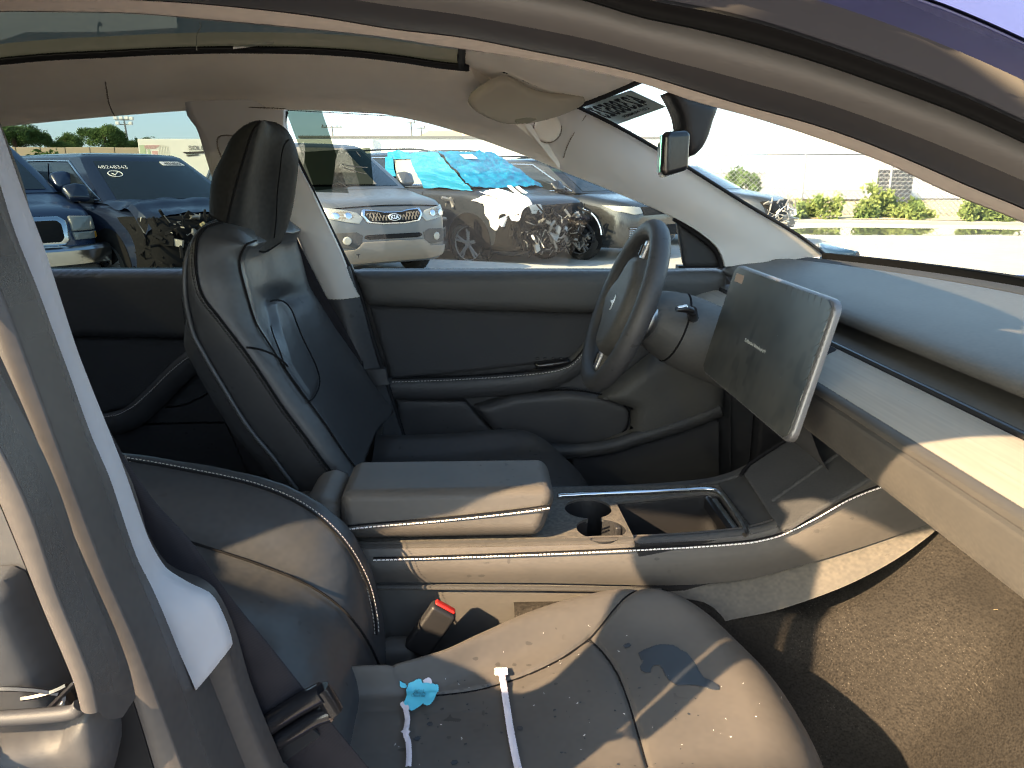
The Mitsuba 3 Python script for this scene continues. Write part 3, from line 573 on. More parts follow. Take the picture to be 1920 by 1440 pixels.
add(K+'steering_wheel__side_trim', tube(WC+ea*-.052+np.outer(np.cos(ar_)*.066, eu)+np.outer(np.sin(ar_)*.071, ey), .0125*np.sin(np.linspace(.12, np.pi-.12, 24)), 10, flat=.5), 'satin_metal', 60)
s0 = P(1299, 592, y=.335)
add(K+'steering_column__stalk', cat([tube(np.stack([s0+[.01, .03, -.01], s0+[0, 0, 0], s0+[-.006, -.012, .012]]), .0105, 12), tube(np.stack([s0+[-.006, -.012, .012], s0+[-.022, -.016, .017], s0+[-.038, -.018, .016]]), [.010, .011, .006], 12, flat=.7)]), 'gloss_black', 60)
add(K+'steering_column__stalk_tip', tube(np.stack([s0+[-.018, -.017, .021], s0+[-.036, -.019, .020]]), [.007, .004], 10, flat=.6), 'silver_badge', 60)

# ------------------------------------------------------------------ seats
def spl_rows(rows, n=60, m=70):
    """rows of key points (r, k, 3), bottom to top -> smooth grid (n, m, 3)"""
    r = np.array(rows, float)
    u = np.linspace(0, 1, r.shape[0]); r = CubicSpline(u, r, axis=0)(np.linspace(0, 1, n))
    s = np.r_[0, np.cumsum(np.linalg.norm(np.diff(r.mean(0), axis=0), axis=1))]; s /= s[-1]
    return PchipInterpolator(s, r, axis=1)(np.linspace(0, 1, m))
def closed_rows(rows, n=60, m=110):
    r = np.array(rows, float); r = np.concatenate([r, r[:, :1]], 1)
    u = np.linspace(0, 1, r.shape[0]); r = PchipInterpolator(u, r, axis=0)(np.linspace(0, 1, n))
    s = np.r_[0, np.cumsum(np.linalg.norm(np.diff(r.mean(0), axis=0), axis=1))]; s /= s[-1]
    return CubicSpline(s, r, axis=1, bc_type='periodic')(np.linspace(0, 1, m+1)[:-1])
def line_on(gr, pxs, n=60, off=.0012):
    out = []
    pts = gr.reshape(-1, 3)
    for a, b in resample(np.array(pxs, float), n):
        d = P(a, b, y=1.0)-CAM; d /= np.linalg.norm(d); k = np.linalg.norm(np.cross(pts-CAM, d), axis=1)
        near = pts[k < k.min()+.006]; q = near[np.argmin(np.linalg.norm(near-CAM, axis=1))]; out.append(CAM+d*((q-CAM)@d-off))
    o = np.array(out); o[1:-1] = (o[:-2]+o[1:-1]*2+o[2:])/4; return o
# driver seat back: back edge / stitched seam / bolster crest, each at its own depth
DY = .43
B_ = [(600, 965), (562, 918), (515, 855), (470, 800), (420, 720), (385, 660), (365, 620), (352, 557), (352, 500), (362, 462), (384, 430), (410, 416)]
A_ = [(655, 925), (612, 872), (570, 815), (530, 762), (487, 697), (455, 652), (415, 600), (378, 548), (368, 495), (371, 452), (392, 425), (418, 418)]
C_ = [(690, 905), (650, 857), (608, 795), (575, 750), (537, 697), (505, 648), (478, 603), (460, 545), (449, 492), (463, 459), (471, 456), (480, 453)]
tw_ = [0, 0, 0, 0, 0, 0, 0, 0, .008, .02, .045, .075]
rows, crest, seamA, backB = [], [], [], []
for b, a, c, d in zip(B_, A_, C_, tw_):
    Bp, Ap, Cp = P(*b, y=.185+d), P(*a, y=.172+d), P(*c, y=.205+d)
    mir = lambda q: np.array([q[0], 2*DY-q[1], q[2]])
    nrm = np.array([.88, 0, .47]); cen = np.array([Cp[0], DY, Cp[2]])-nrm*.030
    ins = np.array([Cp[0], .27+d*.5, Cp[2]])-nrm*.014
    bk = np.array([Bp[0], DY, Bp[2]])-nrm*.035
    mid = (Ap+Cp)/2+np.array([.004, -.006, .004])
    rows.append([Bp, Ap, mid, Cp, ins, cen, mir(ins), mir(Cp), mir(mid), mir(Ap), mir(Bp), bk])
    crest.append(Cp); seamA.append(Ap); backB.append(Bp)
g = closed_rows(rows, 110, 190)
tg = [(500, 572), (508, 564), (522, 562), (536, 568), (546, 580), (556, 605), (568, 635), (578, 655), (594, 690), (600, 715), (580, 752), (558, 728), (540, 702), (525, 660), (510, 620)]
import shapely
fr_ = (g[..., 1] > .27) & (g[..., 1] < .62); gq = np.array([Q(p) for p in g.reshape(-1, 3)]); nrm = np.array([.88, 0, .47])
front_side = (np.einsum('ijk,k->ij', g-g.mean(1, keepdims=True), nrm) > 0) & fr_
tpoly = Polygon(tg).buffer(2); dd = shapely.distance(tpoly.exterior, shapely.points(gq)).reshape(g.shape[:2]); inn = shapely.contains_xy(tpoly, gq[:, 0], gq[:, 1]).reshape(g.shape[:2])
hol = np.exp(-(((gq[:, 0]-528)/26)**2+((gq[:, 1]-556)/16)**2)).reshape(g.shape[:2])
g = g+nrm*(np.where(front_side & inn, .012*np.clip(dd/9, 0, 1)*np.clip(1.3-(gq[:, 1].reshape(g.shape[:2])-560)/220, .2, 1), 0)-.022*hol*front_side*~inn)[..., None]
g = g+nrm*(.0011*(meshkit.fbm(g*16, 3, 2)-.5)+.0006*(meshkit.fbm(g*[60, 25, 60], 2, 6)-.5))[..., None]*2
add(K+'driver_seat', loft(g), 'leather', 60, label='upright black leather driver seat on the far side, behind the steering wheel')
sA = resample(np.array(seamA), 120)+[0, -.0035, .001]
add(K+'driver_seat__side_seam', tube(sA, .0022, 6), 'seam_black')
add(K+'driver_seat__stitching', stitch(sA+[-.006, -.001, -.002], 110, .7, .0011), 'thread_dark', kind='stuff')
sC = resample(np.array(crest), 120)+[.001, -.002, .002]
add(K+'driver_seat__bolster_seam', tube(sC, .0017, 6), 'seam_black')
add(K+'driver_seat__piping', tube(resample(np.array(backB), 80)[8:]+[-.002, -.006, 0], .0045, 8), 'leather', 60)
add(K+'driver_seat__cross_seam', tube(C([(457, 655), (480, 658), (510, 670), (534, 690)], 24, y=[.172, .172, .178, .195])+[.006, -.004, .004], .0018, 6), 'seam_black')
# raised centre insert (tongue) with its hollow above
def onseat(px, py):
    d = P(px, py, y=1.0)-CAM; d /= np.linalg.norm(d); pts = g.reshape(-1, 3); pts = pts[(pts[:, 1] > .22) & (pts[:, 1] < .66)]
    k = np.linalg.norm(np.cross(pts-CAM, d), axis=1); q = pts[np.argsort(k)[:6]]; q = q[np.argmin(np.linalg.norm(q-CAM, axis=1))]
    return CAM+d*((q-CAM)@d)
tg = [(500, 572), (508, 564), (522, 562), (536, 568), (546, 580), (556, 605), (568, 635), (578, 655), (594, 690), (600, 715), (580, 752), (558, 728), (540, 702), (525, 660), (510, 620)]
tgl = line_on(g, tg+tg[:1], 90, .002)
add(K+'driver_seat__insert_seam', tube(tgl[2:-8], .0014, 6), 'seam_black')
# seat back shell
sh0 = C([(340, 560), (352, 640), (385, 720), (430, 810), (470, 900), (520, 980)], 40, y=.25); sh1 = C([(356, 556), (368, 622), (388, 662), (424, 722), (474, 802), (566, 920), (600, 965)], 40, y=.22)
add(K+'driver_seat__back_shell', ribbon(sh0, sh1, .38, .004), 'black_plastic', 50)
# driver head restraint
B_ = [(402, 410), (407, 370), (415, 330), (430, 292), (447, 252), (466, 233), (482, 226)]
A_ = [(424, 421), (435, 375), (447, 330), (460, 287), (472, 250), (482, 234), (488, 227)]
M_ = [(490, 474), (488, 420), (492, 350), (500, 295), (504, 255), (502, 236), (498, 228)]
F_ = [(524, 452), (543, 405), (553, 350), (557, 296), (540, 252), (522, 236), (505, 229)]
rows = []
for b, a, mm_, f in zip(B_, A_, M_, F_):
    b, a, mm_, f = P(*b, y=.325), P(*a, y=.312), P(*mm_, y=.43), P(*f, y=.545)
    rows.append([b, a, (a+mm_)/2+[.006, 0, .002], mm_, (mm_+f)/2+[.010, 0, 0], f, f+[-.03, .012, 0], np.array([b[0]-.02, .43, b[2]])])
hr = closed_rows(rows, 60, 110)
hr = np.concatenate([hr[:1]*.6+hr[:1].mean(1, keepdims=True)*.4, hr, hr[-1:]*.5+hr[-1:].mean(1, keepdims=True)*.5+[0, 0, .002]], 0)
add(K+'driver_seat__headrest', loft(hr), 'restraint_leather', 60)
add(K+'driver_seat__headrest_seam', tube(resample(np.array([r[1] for r in rows]), 50)+[.001, -.003, 0], .0020, 6), 'seam_black')
add(K+'driver_seat__headrest_seam_001', tube(line_on(hr, [(541, 262), (534, 270), (529, 285), (525, 320), (520, 365), (518, 410), (514, 446)], 50, .001), .0014, 6), 'seam_black')
# cushions: height field over x, y with seams pressed in
def cushion(key, yc, seam_px, x0=-.17, x1=.425, hw=.245, top=.652, flip=1, mname='dusty_leather', label=None, taper=None):
    xs = np.linspace(x0, x1, 190); ys = np.linspace(-hw, hw, 170); X, Yl = np.meshgrid(xs, ys, indexing='ij')
    u = (X-x0)/(x1-x0); nose = s5(.55, 1, u)
    e = np.clip(np.abs(Yl)/hw, 0, 1)
    lim = x1-.11*e**2.6                      # rounded front corners
    k = np.clip((lim-X)/.10, 0, 1); front = 1-np.sqrt(np.clip(1-(1-k)**2, 0, 1))
    kb = np.clip((1-e)/.16, 0, 1); side = 1-np.sqrt(np.clip(1-(1-kb)**2, 0, 1))
    Z = top+.032*np.exp(-((e-.80)/.20)**2)*(1-.55*nose)+.012*np.sin(np.pi*np.clip(u, 0, 1))*0+.016*s5(.2, .9, u)-.010*np.exp(-((u-.25)/.3)**2)*(1-e)
    Z = Z-.085*side-.11*front**1.0
    over = np.clip((X-lim)/.06, 0, 1); Z = Z-.12*over
    Yr = Yl
    if taper is not None:
        w = PchipInterpolator([-.20, -.13, -.06, 0, .076, .14, .22, .5], np.array([.05, .055, .085, .135, .19, .22, .24, .245])/.245)(X); Yr = np.where(Yl > 0, Yl*w, Yl)
    if seam_px is not None:
        for line, wd, dp in seam_px:
            pts = np.array(line); pts = resample(pts, 120); from scipy.spatial import cKDTree
            dd, _ = cKDTree(pts).query(np.stack([X.ravel(), Yr.ravel()], 1)); dd = dd.reshape(X.shape)
            Z = Z-dp*np.exp(-(dd/wd)**2)-dp*.5*np.exp(-(dd/(wd*5))**2)
    Z += .0015*(meshkit.fbm(np.stack([X*14, Yl*14, 0*X+yc], -1), 3)-.5)*2
    if taper is not None:
        w = PchipInterpolator([-.20, -.13, -.06, 0, .076, .14, .22, .5], np.array([.05, .055, .085, .135, .19, .22, .24, .245])/.245)(X); Yl = np.where(Yl > 0, Yl*w, Yl)
    G = np.stack([X, yc+flip*Yl, Z], -1)
    bot = G[::-1].copy(); bot[..., 2] = np.minimum(bot[..., 2]-.05, .56)
    add(key, loft(np.concatenate([G, bot], 0).transpose(1, 0, 2) if flip > 0 else np.concatenate([G, bot], 0).transpose(1, 0, 2)), mname, 50, label=label)
    return G
PYC = -.30
loc = lambda pts, z=.655: [tuple(P(a, b, z=z)[:2]-np.array([0, PYC])) for a, b in pts]
sm1 = loc([(720, 1268), (790, 1290), (860, 1283), (960, 1263), (1040, 1236), (1105, 1203), (1180, 1150), (1240, 1112)])
sm2 = loc([(1105, 1203), (1135, 1230), (1160, 1270), (1180, 1320), (1200, 1390), (1214, 1445), (1240, 1560)])
mirl = lambda l: [(a, -b) for a, b in l]
seams = [(sm1, .0028, .004), (sm2, .0028, .004)]
Gp = cushion(K+'passenger_seat', PYC, seams, label='black leather passenger seat in front, dusty and partly sunlit, with a dark stain on its cushion', taper=1)
cushion(K+'driver_seat__cushion', DY+.0, [(mirl(sm1), .0032, .006)], x0=-.25, x1=.255, mname='leather', top=.66)
from scipy.interpolate import LinearNDInterpolator
_czi = LinearNDInterpolator(Gp[::2, ::2].reshape(-1, 3)[:, :2], Gp[::2, ::2].reshape(-1, 3)[:, 2], fill_value=.64)
def cz(x, y): return _czi(np.asarray(x), np.asarray(y))
def on_cush(px, py, off=.0):
    z = .655
    for _ in range(8): p = P(px, py, z=z); z = .5*z+.5*float(cz(p[0], p[1]))
    return np.array([p[0], p[1], z+off])
s1 = np.array([[a, b+PYC, 0] for a, b in resample(np.array(sm1), 80)]); s1[:, 2] = cz(s1[:, 0], s1[:, 1])
s2 = np.array([[a, b+PYC, 0] for a, b in resample(np.array(sm2), 80)]); s2[:, 2] = cz(s2[:, 0], s2[:, 1])
for q in (s1, s2):
    for _ in range(6): q[1:-1, 2] = (q[:-2, 2]+2*q[1:-1, 2]+q[2:, 2])/4
add(K+'passenger_seat__cushion_seam', cat([tube(s1[2:-4]+[0, 0, .0002], .0011, 6), tube(s2[:60]+[0, 0, .0002], .0011, 6)]), 'seam_black')
# spots and the wet-looking stain, as thin films on the leather
stain = [[(1196, 1226), (1212, 1217), (1240, 1209), (1262, 1211), (1290, 1228), (1306, 1250), (1318, 1270), (1338, 1280), (1350, 1290), (1346, 1297), (1320, 1290), (1300, 1285), (1270, 1286), (1254, 1276), (1244, 1262), (1240, 1250), (1232, 1246), (1222, 1252), (1218, 1264), (1206, 1262), (1200, 1252), (1206, 1240), (1200, 1236)], [(1168, 1212), (1180, 1206), (1184, 1211), (1172, 1216)]]
plain('stain', (.026, .030, .038), .34, spec=.5)
ms = []
for q in stain:
    pl = np.array([on_cush(a, b)[:2] for a, b in q]); pl = resample(np.vstack([pl, pl[:1]]), 90)[:-1]
    pl = pl+.0018*(meshkit.fbm(np.column_stack([pl*160, pl[:, :1]*0]), 3)-.5)[:, None]*2
    m = pillow(pl, .0006, .0003, .008, None); v = np.array(m.vertices); v[:, 2] = v[:, 2]+cz(v[:, 0], v[:, 1])+.0006; m.vertices = v; ms.append(m)
add(K+'passenger_seat__stain', ms[0], 'stain', 40, label='dark smeared stain on the dusty cushion')
ms = ms[1:]
for q in range(60):
    c_ = on_cush(rng.uniform(760, 1320), rng.uniform(1270, 1435)); r_ = rng.choice([.0008, .0012, .0018, .0045], p=[.5, .3, .17, .03])
    pl = c_[:2]+r_*np.column_stack([np.cos(np.linspace(0, 6.2, 14)), np.sin(np.linspace(0, 6.2, 14))])*rng.uniform(.7, 1.2, (14, 1))
    m = pillow(pl, .0004, .0003, .01); v = np.array(m.vertices); v[:, 2] = v[:, 2]+cz(v[:, 0], v[:, 1])+.0008; m.vertices = v; ms.append(m)
add(K+'passenger_seat__spots', cat(ms), 'stain', 40, kind='stuff')
fl = []
for q in range(45):
    c_ = on_cush(rng.uniform(730, 1480), rng.uniform(1120, 1438)); c_[2] = cz(c_[0], c_[1])+.001
    d = rng.normal(0, 1, 3)*[.0007, .0007, .0002]; fl.append(tube(np.stack([c_-d, c_+rng.normal(0, .0004, 3), c_+d]), .0003, 4))
add(K+'passenger_seat__lint', cat(fl), 'paper_white', kind='stuff')
# passenger seat back, reclined
E_ = [(716, 1330), (717, 1240), (717, 1180), (698, 1080), (652, 990), (582, 932), (482, 893), (352, 866), (230, 848), (120, 838)]
S_ = [(716, 1400), (712, 1290), (690, 1195), (640, 1135), (575, 1092), (490, 1058), (400, 1030), (300, 1000), (200, 978), (80, 955)]
rows, ed, sd = [], [], []
for e, s in zip(E_, S_):
    Ep, Sp = P(*e, y=-.078), P(*s, y=-.175); mir = lambda q: np.array([q[0], 2*PYC-q[1], q[2]])
    nrm = np.array([.60, 0, .8]); mid = (Ep+Sp)/2+nrm*.012; cen = np.array([Sp[0], PYC, Sp[2]])-nrm*.004
    bk = np.array([Ep[0], -.09, Ep[2]])-np.array([.95, 0, .3])*.11; bc = np.array([Ep[0], PYC, Ep[2]])-np.array([.95, 0, .3])*.14
    rows.append([bk, Ep+[-.03, .004, -.012], Ep, mid, Sp, cen, mir(Sp), mir(mid), mir(Ep), mir(bk), bc]); ed.append(Ep); sd.append(Sp)
g2 = closed_rows(rows, 120, 190); g2 = g2+np.array([.6, 0, .8])*(.0020*(meshkit.fbm(g2*14, 3, 4)-.5)+.0010*(meshkit.fbm(g2*[60, 22, 60], 2, 8)-.5))[..., None]*2; add(K+'passenger_seat__backrest', loft(g2), 'leather', 60)
se = line_on(g2, [(236, 862), (350, 882), (470, 908), (560, 944), (630, 1000), (672, 1060), (696, 1120), (706, 1190)], 90)
add(K+'passenger_seat__edge_seam', tube(se, .0016, 6), 'seam_black')
add(K+'passenger_seat__stitching', cat([stitch(se+o, 90, .55, .0006) for o in (np.array([.004, -.003, .004]), np.array([-.003, .004, -.004]))]), 'thread_grey', kind='stuff')
add(K+'passenger_seat__back_seam', tube(line_on(g2, [(300, 1000), (400, 1030), (490, 1060), (580, 1098), (640, 1140), (685, 1195), (712, 1250)], 70), .0017, 6), 'seam_black')
# buckle of the passenger belt
bq = P(828, 1150, y=-.105); ax = P(845, 1128, y=-.105)-P(795, 1200, y=-.105); ax /= np.linalg.norm(ax); sx = np.cross([0, 1, 0], ax)
def bbox(size, off, bev, mname, key):
    m = box([0, 0, 0], size, bev); M = np.eye(4); M[:3, 0], M[:3, 1], M[:3, 2], M[:3, 3] = sx, [0, 1, 0], ax, bq+off; m.apply_transform(M); add(key, m, mname, 50)
bbox([.042, .024, .085], -ax*.032, .006, 'black_plastic', K+'passenger_seat__buckle')
bbox([.034, .013, .008], ax*.0095+np.array([0, .003, 0]), .003, 'buckle_red', K+'passenger_seat__buckle_button')
add(K+'passenger_seat__hinge_cover', m3 and box(P(745, 1225, y=-.10), [.06, .04, .05], .018), 'dash_vinyl', 60)
# seat belts
add(K+'driver_seat_belt', ribbon(C([(528, 455), (560, 560), (600, 640), (640, 720), (662, 770)], 30, y=[.66, .66, .67, .68, .69]), C([(547, 425), (612, 558), (648, 620), (682, 690), (694, 740)], 30, y=[.66, .67, .68, .69, .69]), .002), 'belt_webbing', label='black driver seat belt hanging down the far door pillar')
add(K+'driver_seat_belt__tongue', box(P(668, 688, y=.672), [.035, .012, .03], .005), 'gloss_black')
add(K+'driver_seat_belt__lower_strap', ribbon(C([(664, 690), (680, 740), (698, 800)], 16, y=.68), C([(680, 690), (700, 740), (716, 795)], 16, y=.68), .002), 'belt_webbing')
add(K+'driver_seat_belt__anchor', cat([box(P(712, 782, y=.675), [.028, .02, .022], .006), pillow(np.array([[P(a, b, y=.68)[0], P(a, b, y=.68)[2]] for a, b in ((700, 792), (720, 792), (718, 815), (704, 828))]), .012, .004, .006, None, lambda a, b, c: np.column_stack([a, .68-c, b]))]), 'console_plastic', 50)
bL = C([(180, 790), (245, 930), (300, 1040), (360, 1125), (400, 1180), (440, 1243), (485, 1353), (530, 1460)], 50, y=[-.56, -.552, -.55, -.545, -.54, -.535, -.53, -.52])
bR = C([(200, 800), (280, 930), (360, 1020), (400, 1078), (440, 1132), (500, 1206), (571, 1295), (710, 1465)], 50, y=[-.555, -.548, -.545, -.54, -.535, -.53, -.525, -.515])
add(K+'passenger_seat_belt', ribbon(bL, bR, .0016, .002), 'belt_webbing', label='wide black passenger seat belt running down across the near seat back')
def bar(px, r, y): return tube(C(px, 16, y=y), r, 12)
add(K+'passenger_seat_belt__latch', cat([bar([(486, 1372), (540, 1334), (604, 1298)], .0095, -.536), bar([(500, 1403), (560, 1366), (604, 1342), (620, 1338)], .0075, -.536), bar([(600, 1292), (614, 1312), (626, 1334)], .0085, -.534)]), 'gloss_black', 60)
add(K+'passenger_seat_belt__fold', ribbon(C([(515, 1408), (585, 1366)], 6, y=-.53), C([(520, 1440), (600, 1380)], 6, y=-.53), .003), 'thread_dark')
# ------------------------------------------------------------------ rubbish on the passenger cushion
def film_on(px, key, mname, label, cat_, h=.002, amp=.002, th=.0004, seed=0):
    pl = np.array([on_cush(a, b)[:2] for a, b in px]); m = pillow(pl, th, th*.5, .0035); v = np.array(m.vertices)
    v[:, 2] = v[:, 2]+cz(v[:, 0], v[:, 1])+h+amp*(meshkit.fbm(np.column_stack([v[:, :2]*120, v[:, :1]*0]), 2, seed)); m.vertices = v
    add(key, m, mname, 30, label=label, cat_=cat_)
plain('cyan_print', (.10, .52, .68), .55); plain('lilac_white', (.66, .60, .66), .7)
film_on([(766, 1284), (790, 1282), (792, 1290), (802, 1289), (806, 1292), (822, 1293), (823, 1301), (815, 1318), (808, 1328), (801, 1333), (793, 1328), (786, 1332), (770, 1341), (757, 1328), (763, 1312), (762, 1300)], 'torn_wrapper', 'cyan_print', 'crumpled torn bright blue printed wrapper on the passenger cushion', 'wrapper', .0035, .006)
for i, q in enumerate([[(793, 1281), (806, 1274), (811, 1283), (810, 1290), (796, 1291)], [(750, 1284), (764, 1284), (762, 1298), (750, 1297)], [(756, 1324), (768, 1334), (766, 1346), (757, 1340), (749, 1328)]]):
    pl = np.array([on_cush(a, b)[:2] for a, b in q]); m = pillow(pl, .0005, .0002, .004); v = np.array(m.vertices); v[:, 2] = v[:, 2]+cz(v[:, 0], v[:, 1])+.0045+.004*i/3; m.vertices = v
    add(num('torn_wrapper__scrap', i), m, ['lilac_white', 'cyan_print', 'lilac_white'][i], False)
o_, ux = on_cush(812, 1321), None
def wr_to(a, b, c, x0, w, y0, h):
    p0, p1, p2 = on_cush(x0+w, y0), on_cush(x0, y0), on_cush(x0+w, y0+h)
    q = p0+np.outer(a, p1-p0)+np.outer(b, p2-p0); q[:, 2] = cz(q[:, 0], q[:, 1])+.0102+.0002*c; return q
plain('print_ink', (.02, .10, .16), .7)
for i, (t, y0, h, x0, w) in enumerate((('INFLATABLE', 1315, 4.5, 772, 26), ('RESTRAINT', 1309.5, 4, 774, 24), ('CUT HERE', 1305, 3, 778, 18))):
    add(num('torn_wrapper__print', i), text_on(t, lambda a, b, c: wr_to(a, b, c, x0, w, y0, h)), 'print_ink', False)
def pale_strip(px, w, key, label):
    c_ = resample(np.array([on_cush(a, b) for a, b in px]), 50); c_[:, 2] = cz(c_[:, 0], c_[:, 1])+.004+.004*meshkit.fbm(np.column_stack([np.arange(50)*.15, np.full(50, hash(len(key)) % 7), np.zeros(50)]), 2)
    t = np.gradient(c_, axis=0); t /= np.linalg.norm(t, axis=1)[:, None]; s = np.cross(t, [0, 0, 1.0]); s /= np.linalg.norm(s, axis=1)[:, None]
    ww = np.broadcast_to(w, (50,))[:, None]
    add(key, ribbon(c_-s*ww/2, c_+s*ww/2, .0008, .0014, 7, (0, 0, -1), (0, 0, 1)), 'lilac_white', 40, label=label, cat_='plastic strip')
pale_strip([(760, 1334), (764, 1360), (761, 1382), (766, 1400), (766, 1445)], .0065, 'white_strip', 'narrow white plastic strip running down from the blue wrapper')
pale_strip([(940, 1263), (944, 1290), (950, 1330), (958, 1380), (972, 1450)], .0085, 'white_strip_001', 'wider straight white plastic strip on the cushion, its tip in the sun')
tipc = on_cush(940, 1266, .006); add('white_strip_001__tip', box(tipc, [.018, .014, .003], .0012), 'lilac_white')
add('white_strip__tear', pillow(np.array([on_cush(a, b)[:2] for a, b in ((758, 1376), (770, 1380), (766, 1386), (751, 1382))]), .0006, .0003, .003, None, lambda a, b, c: np.column_stack([a, b, cz(a, b)+.007+c])), 'lilac_white', False)
# ------------------------------------------------------------------ near side: pillar, rear door, roof rail
wl_ = C([(-120, 60), (-50, 230), (0, 365), (17, 438), (47, 526), (96, 660), (120, 720), (165, 840), (215, 935), (260, 1080), (310, 1170), (367, 1295)], 80, y=-.612)
wr_ = C([(-90, 20), (-30, 180), (0, 266), (32, 357), (73, 464), (96, 534), (137, 660), (160, 720), (220, 870), (270, 1010), (300, 1065), (350, 1100), (390, 1120), (410, 1150), (432, 1215)], 80, y=[-.600]*10+[-.595]*5)
add(K+'near_pillar', ribbon(wl_, wr_, .006, .003), 'white_trim', 50, label='near door pillar with a bluish white trim strip, close to the camera')
add(K+'near_pillar__lower_trim', ribbon(C([(150, 900), (230, 1050), (300, 1180), (345, 1300), (400, 1460), (450, 1620)], 40, y=-.575), C([(215, 870), (262, 1010), (298, 1072), (385, 1124), (425, 1200), (455, 1300), (520, 1460), (590, 1620)], 40, y=-.565), .02, .004), 'dusty_black_trim', 50)
pl_ = C([(-160, 200), (-70, 480), (-30, 610), (8, 720), (50, 850), (105, 980), (153, 1105), (190, 1185), (240, 1303), (285, 1450), (335, 1620)], 80, y=-.665)
pm_ = C([(-200, 60), (-110, 260), (-60, 400), (10, 560), (70, 720), (125, 870), (200, 1070), (265, 1220), (320, 1370), (420, 1620)], 80, y=-.664)
pr_ = C([(-120, 60), (-50, 230), (0, 365), (17, 438), (47, 526), (96, 660), (120, 720), (165, 840), (215, 935), (260, 1080), (310, 1170), (367, 1295), (430, 1450), (500, 1620)], 80, y=-.597)
add(K+'near_pillar__outer_body', ribbon(pl_, pm_, .03, .004, 11), 'dusty_black_trim', 60)
add(K+'near_pillar__door_jamb', ribbon(pm_, pr_, .03, .006, 13), 'dusty_black_trim', 60)
gl0 = C([(-300, 200), (-190, 480), (-100, 640), (10, 885), (46, 980), (113, 1133), (158, 1236), (180, 1300), (195, 1450), (240, 1620)], 60, y=-.668); gl1 = C([(-155, 200), (-65, 480), (-25, 610), (13, 720), (55, 850), (110, 980), (158, 1105), (195, 1185), (245, 1303), (290, 1450), (340, 1620)], 60, y=-.668)
add(K+'near_pillar__gap_seal', ribbon(gl0, gl1, .004, .0), 'seam_black')
fl_ = C([(-330, 200), (-200, 480), (-100, 740), (-30, 880), (13, 980), (50, 1070), (86, 1159), (115, 1226), (140, 1290), (150, 1330)], 60, y=-.716)
fm_ = C([(-290, 200), (-170, 480), (-80, 690), (30, 893), (67, 980), (109, 1108), (160, 1236), (178, 1290), (186, 1335)], 60, y=-.717)
fr_ = C([(-260, 200), (-150, 480), (-60, 640), (50, 885), (86, 980), (120, 1060), (153, 1133), (198, 1236), (220, 1300), (230, 1345)], 60, y=-.694)
add(K+'rear_right_door', ribbon(fl_, fm_, .03, .003, 9), 'dusty_black_trim', 50, label='edge of the dusty near rear door with an empty window frame')
add(K+'rear_right_door__frame_seal', ribbon(fm_, fr_, .02, .004, 9), 'dusty_black_trim', 50)
sill = C([(-200, 1356), (0, 1347), (100, 1340), (140, 1334), (152, 1322)], 40, y=-.70)
plain('grey_dusty', (.030, .030, .033), .6); plain('grey_panel', (.036, .038, .043), .40, spec=.5)
add(K+'rear_right_door__sill_rail', tube(sill, .005, 8), 'grey_dusty', 60)
add(K+'rear_right_door__panel', yplate([(-220, 1350), (0, 1350), (140, 1340), (170, 1300), (200, 1250), (226, 1310), (234, 1365), (222, 1420), (205, 1470), (-220, 1480)], -.665, .03, .016, .01, lambda a, b, d: .004*np.sin(a*90+b*40)), 'grey_dusty', 50)
add(K+'rear_right_door__window_cover', yplate([(-140, 1075), (-20, 1064), (38, 1058), (60, 1090), (110, 1200), (150, 1290), (175, 1420), (-140, 1430)], -.637, .03, .028, .012), 'grey_panel', 60)
add(K+'rear_right_door__torn_lining', cat([tube(C(q, 16, y=-.668), .0018, 5) for q in ([(0, 1292), (60, 1294), (110, 1302)], [(40, 1310), (90, 1300), (125, 1285)], [(85, 1335), (110, 1310), (130, 1290), (140, 1280)])]+[yplate([(82, 1338), (112, 1312), (130, 1290), (146, 1320), (140, 1336)], -.662, .010, .005, .006)]), 'gloss_black', 40)
# roof rail bands, inside to outside
def rail(px, y):
    q = C(px, 70, y=y); e = q[-1]; t = np.linspace(0, 1, 17)[1:, None]; end = np.array([1.0, y-.02, 1.02+.55*(e[2]-1.22)])
    return np.vstack([q, e*(1-t)+end*t+np.array([0, 0, .03])*np.sin(np.pi*t)])   # on down to the foot of the windshield
b0 = rail([(-300, 40), (-100, 28), (30, 22), (200, 24), (450, 43), (600, 57), (700, 67), (850, 90), (1000, 112), (1100, 131), (1200, 155), (1300, 190), (1400, 217), (1500, 248), (1653, 303), (1784, 364), (1915, 416), (2150, 540)], -.520)
b1 = rail([(-300, 10), (-100, 0), (100, -4), (300, 3), (480, 18), (600, 33), (740, 56), (860, 70), (1000, 97), (1100, 117), (1200, 140), (1300, 170), (1400, 200), (1500, 227), (1576, 251), (1675, 289), (1828, 355), (1920, 393), (2150, 510)], -.555)
b3 = rail([(-300, -90), (0, -110), (400, -100), (800, -52), (1000, -18), (1100, 3), (1200, 33), (1308, 56), (1500, 108), (1653, 160), (1800, 215), (1920, 269), (2150, 385)], -.635)
b4 = rail([(-300, -130), (0, -150), (400, -140), (800, -98), (1000, -60), (1217, 0), (1350, 26), (1423, 44), (1500, 68), (1675, 129), (1800, 178), (1920, 232), (2150, 345)], -.66)
b5 = rail([(-300, -190), (0, -220), (400, -210), (800, -170), (1100, -105), (1350, -45), (1530, 0), (1675, 48), (1800, 97), (1920, 151), (2150, 262)], -.715)
b6 = rail([(-300, -270), (0, -300), (400, -290), (800, -250), (1100, -190), (1400, -105), (1600, -45), (1752, 0), (1840, 35), (1920, 71), (2150, 180)], -.77)
add(K+'roof_rail', ribbon(b6, b5, .03, .006, 9, (0, .5, .85), (0, -.6, .6)), 'blue_paint', 60, label='dark blue painted roof rail curving over the open front doorway')
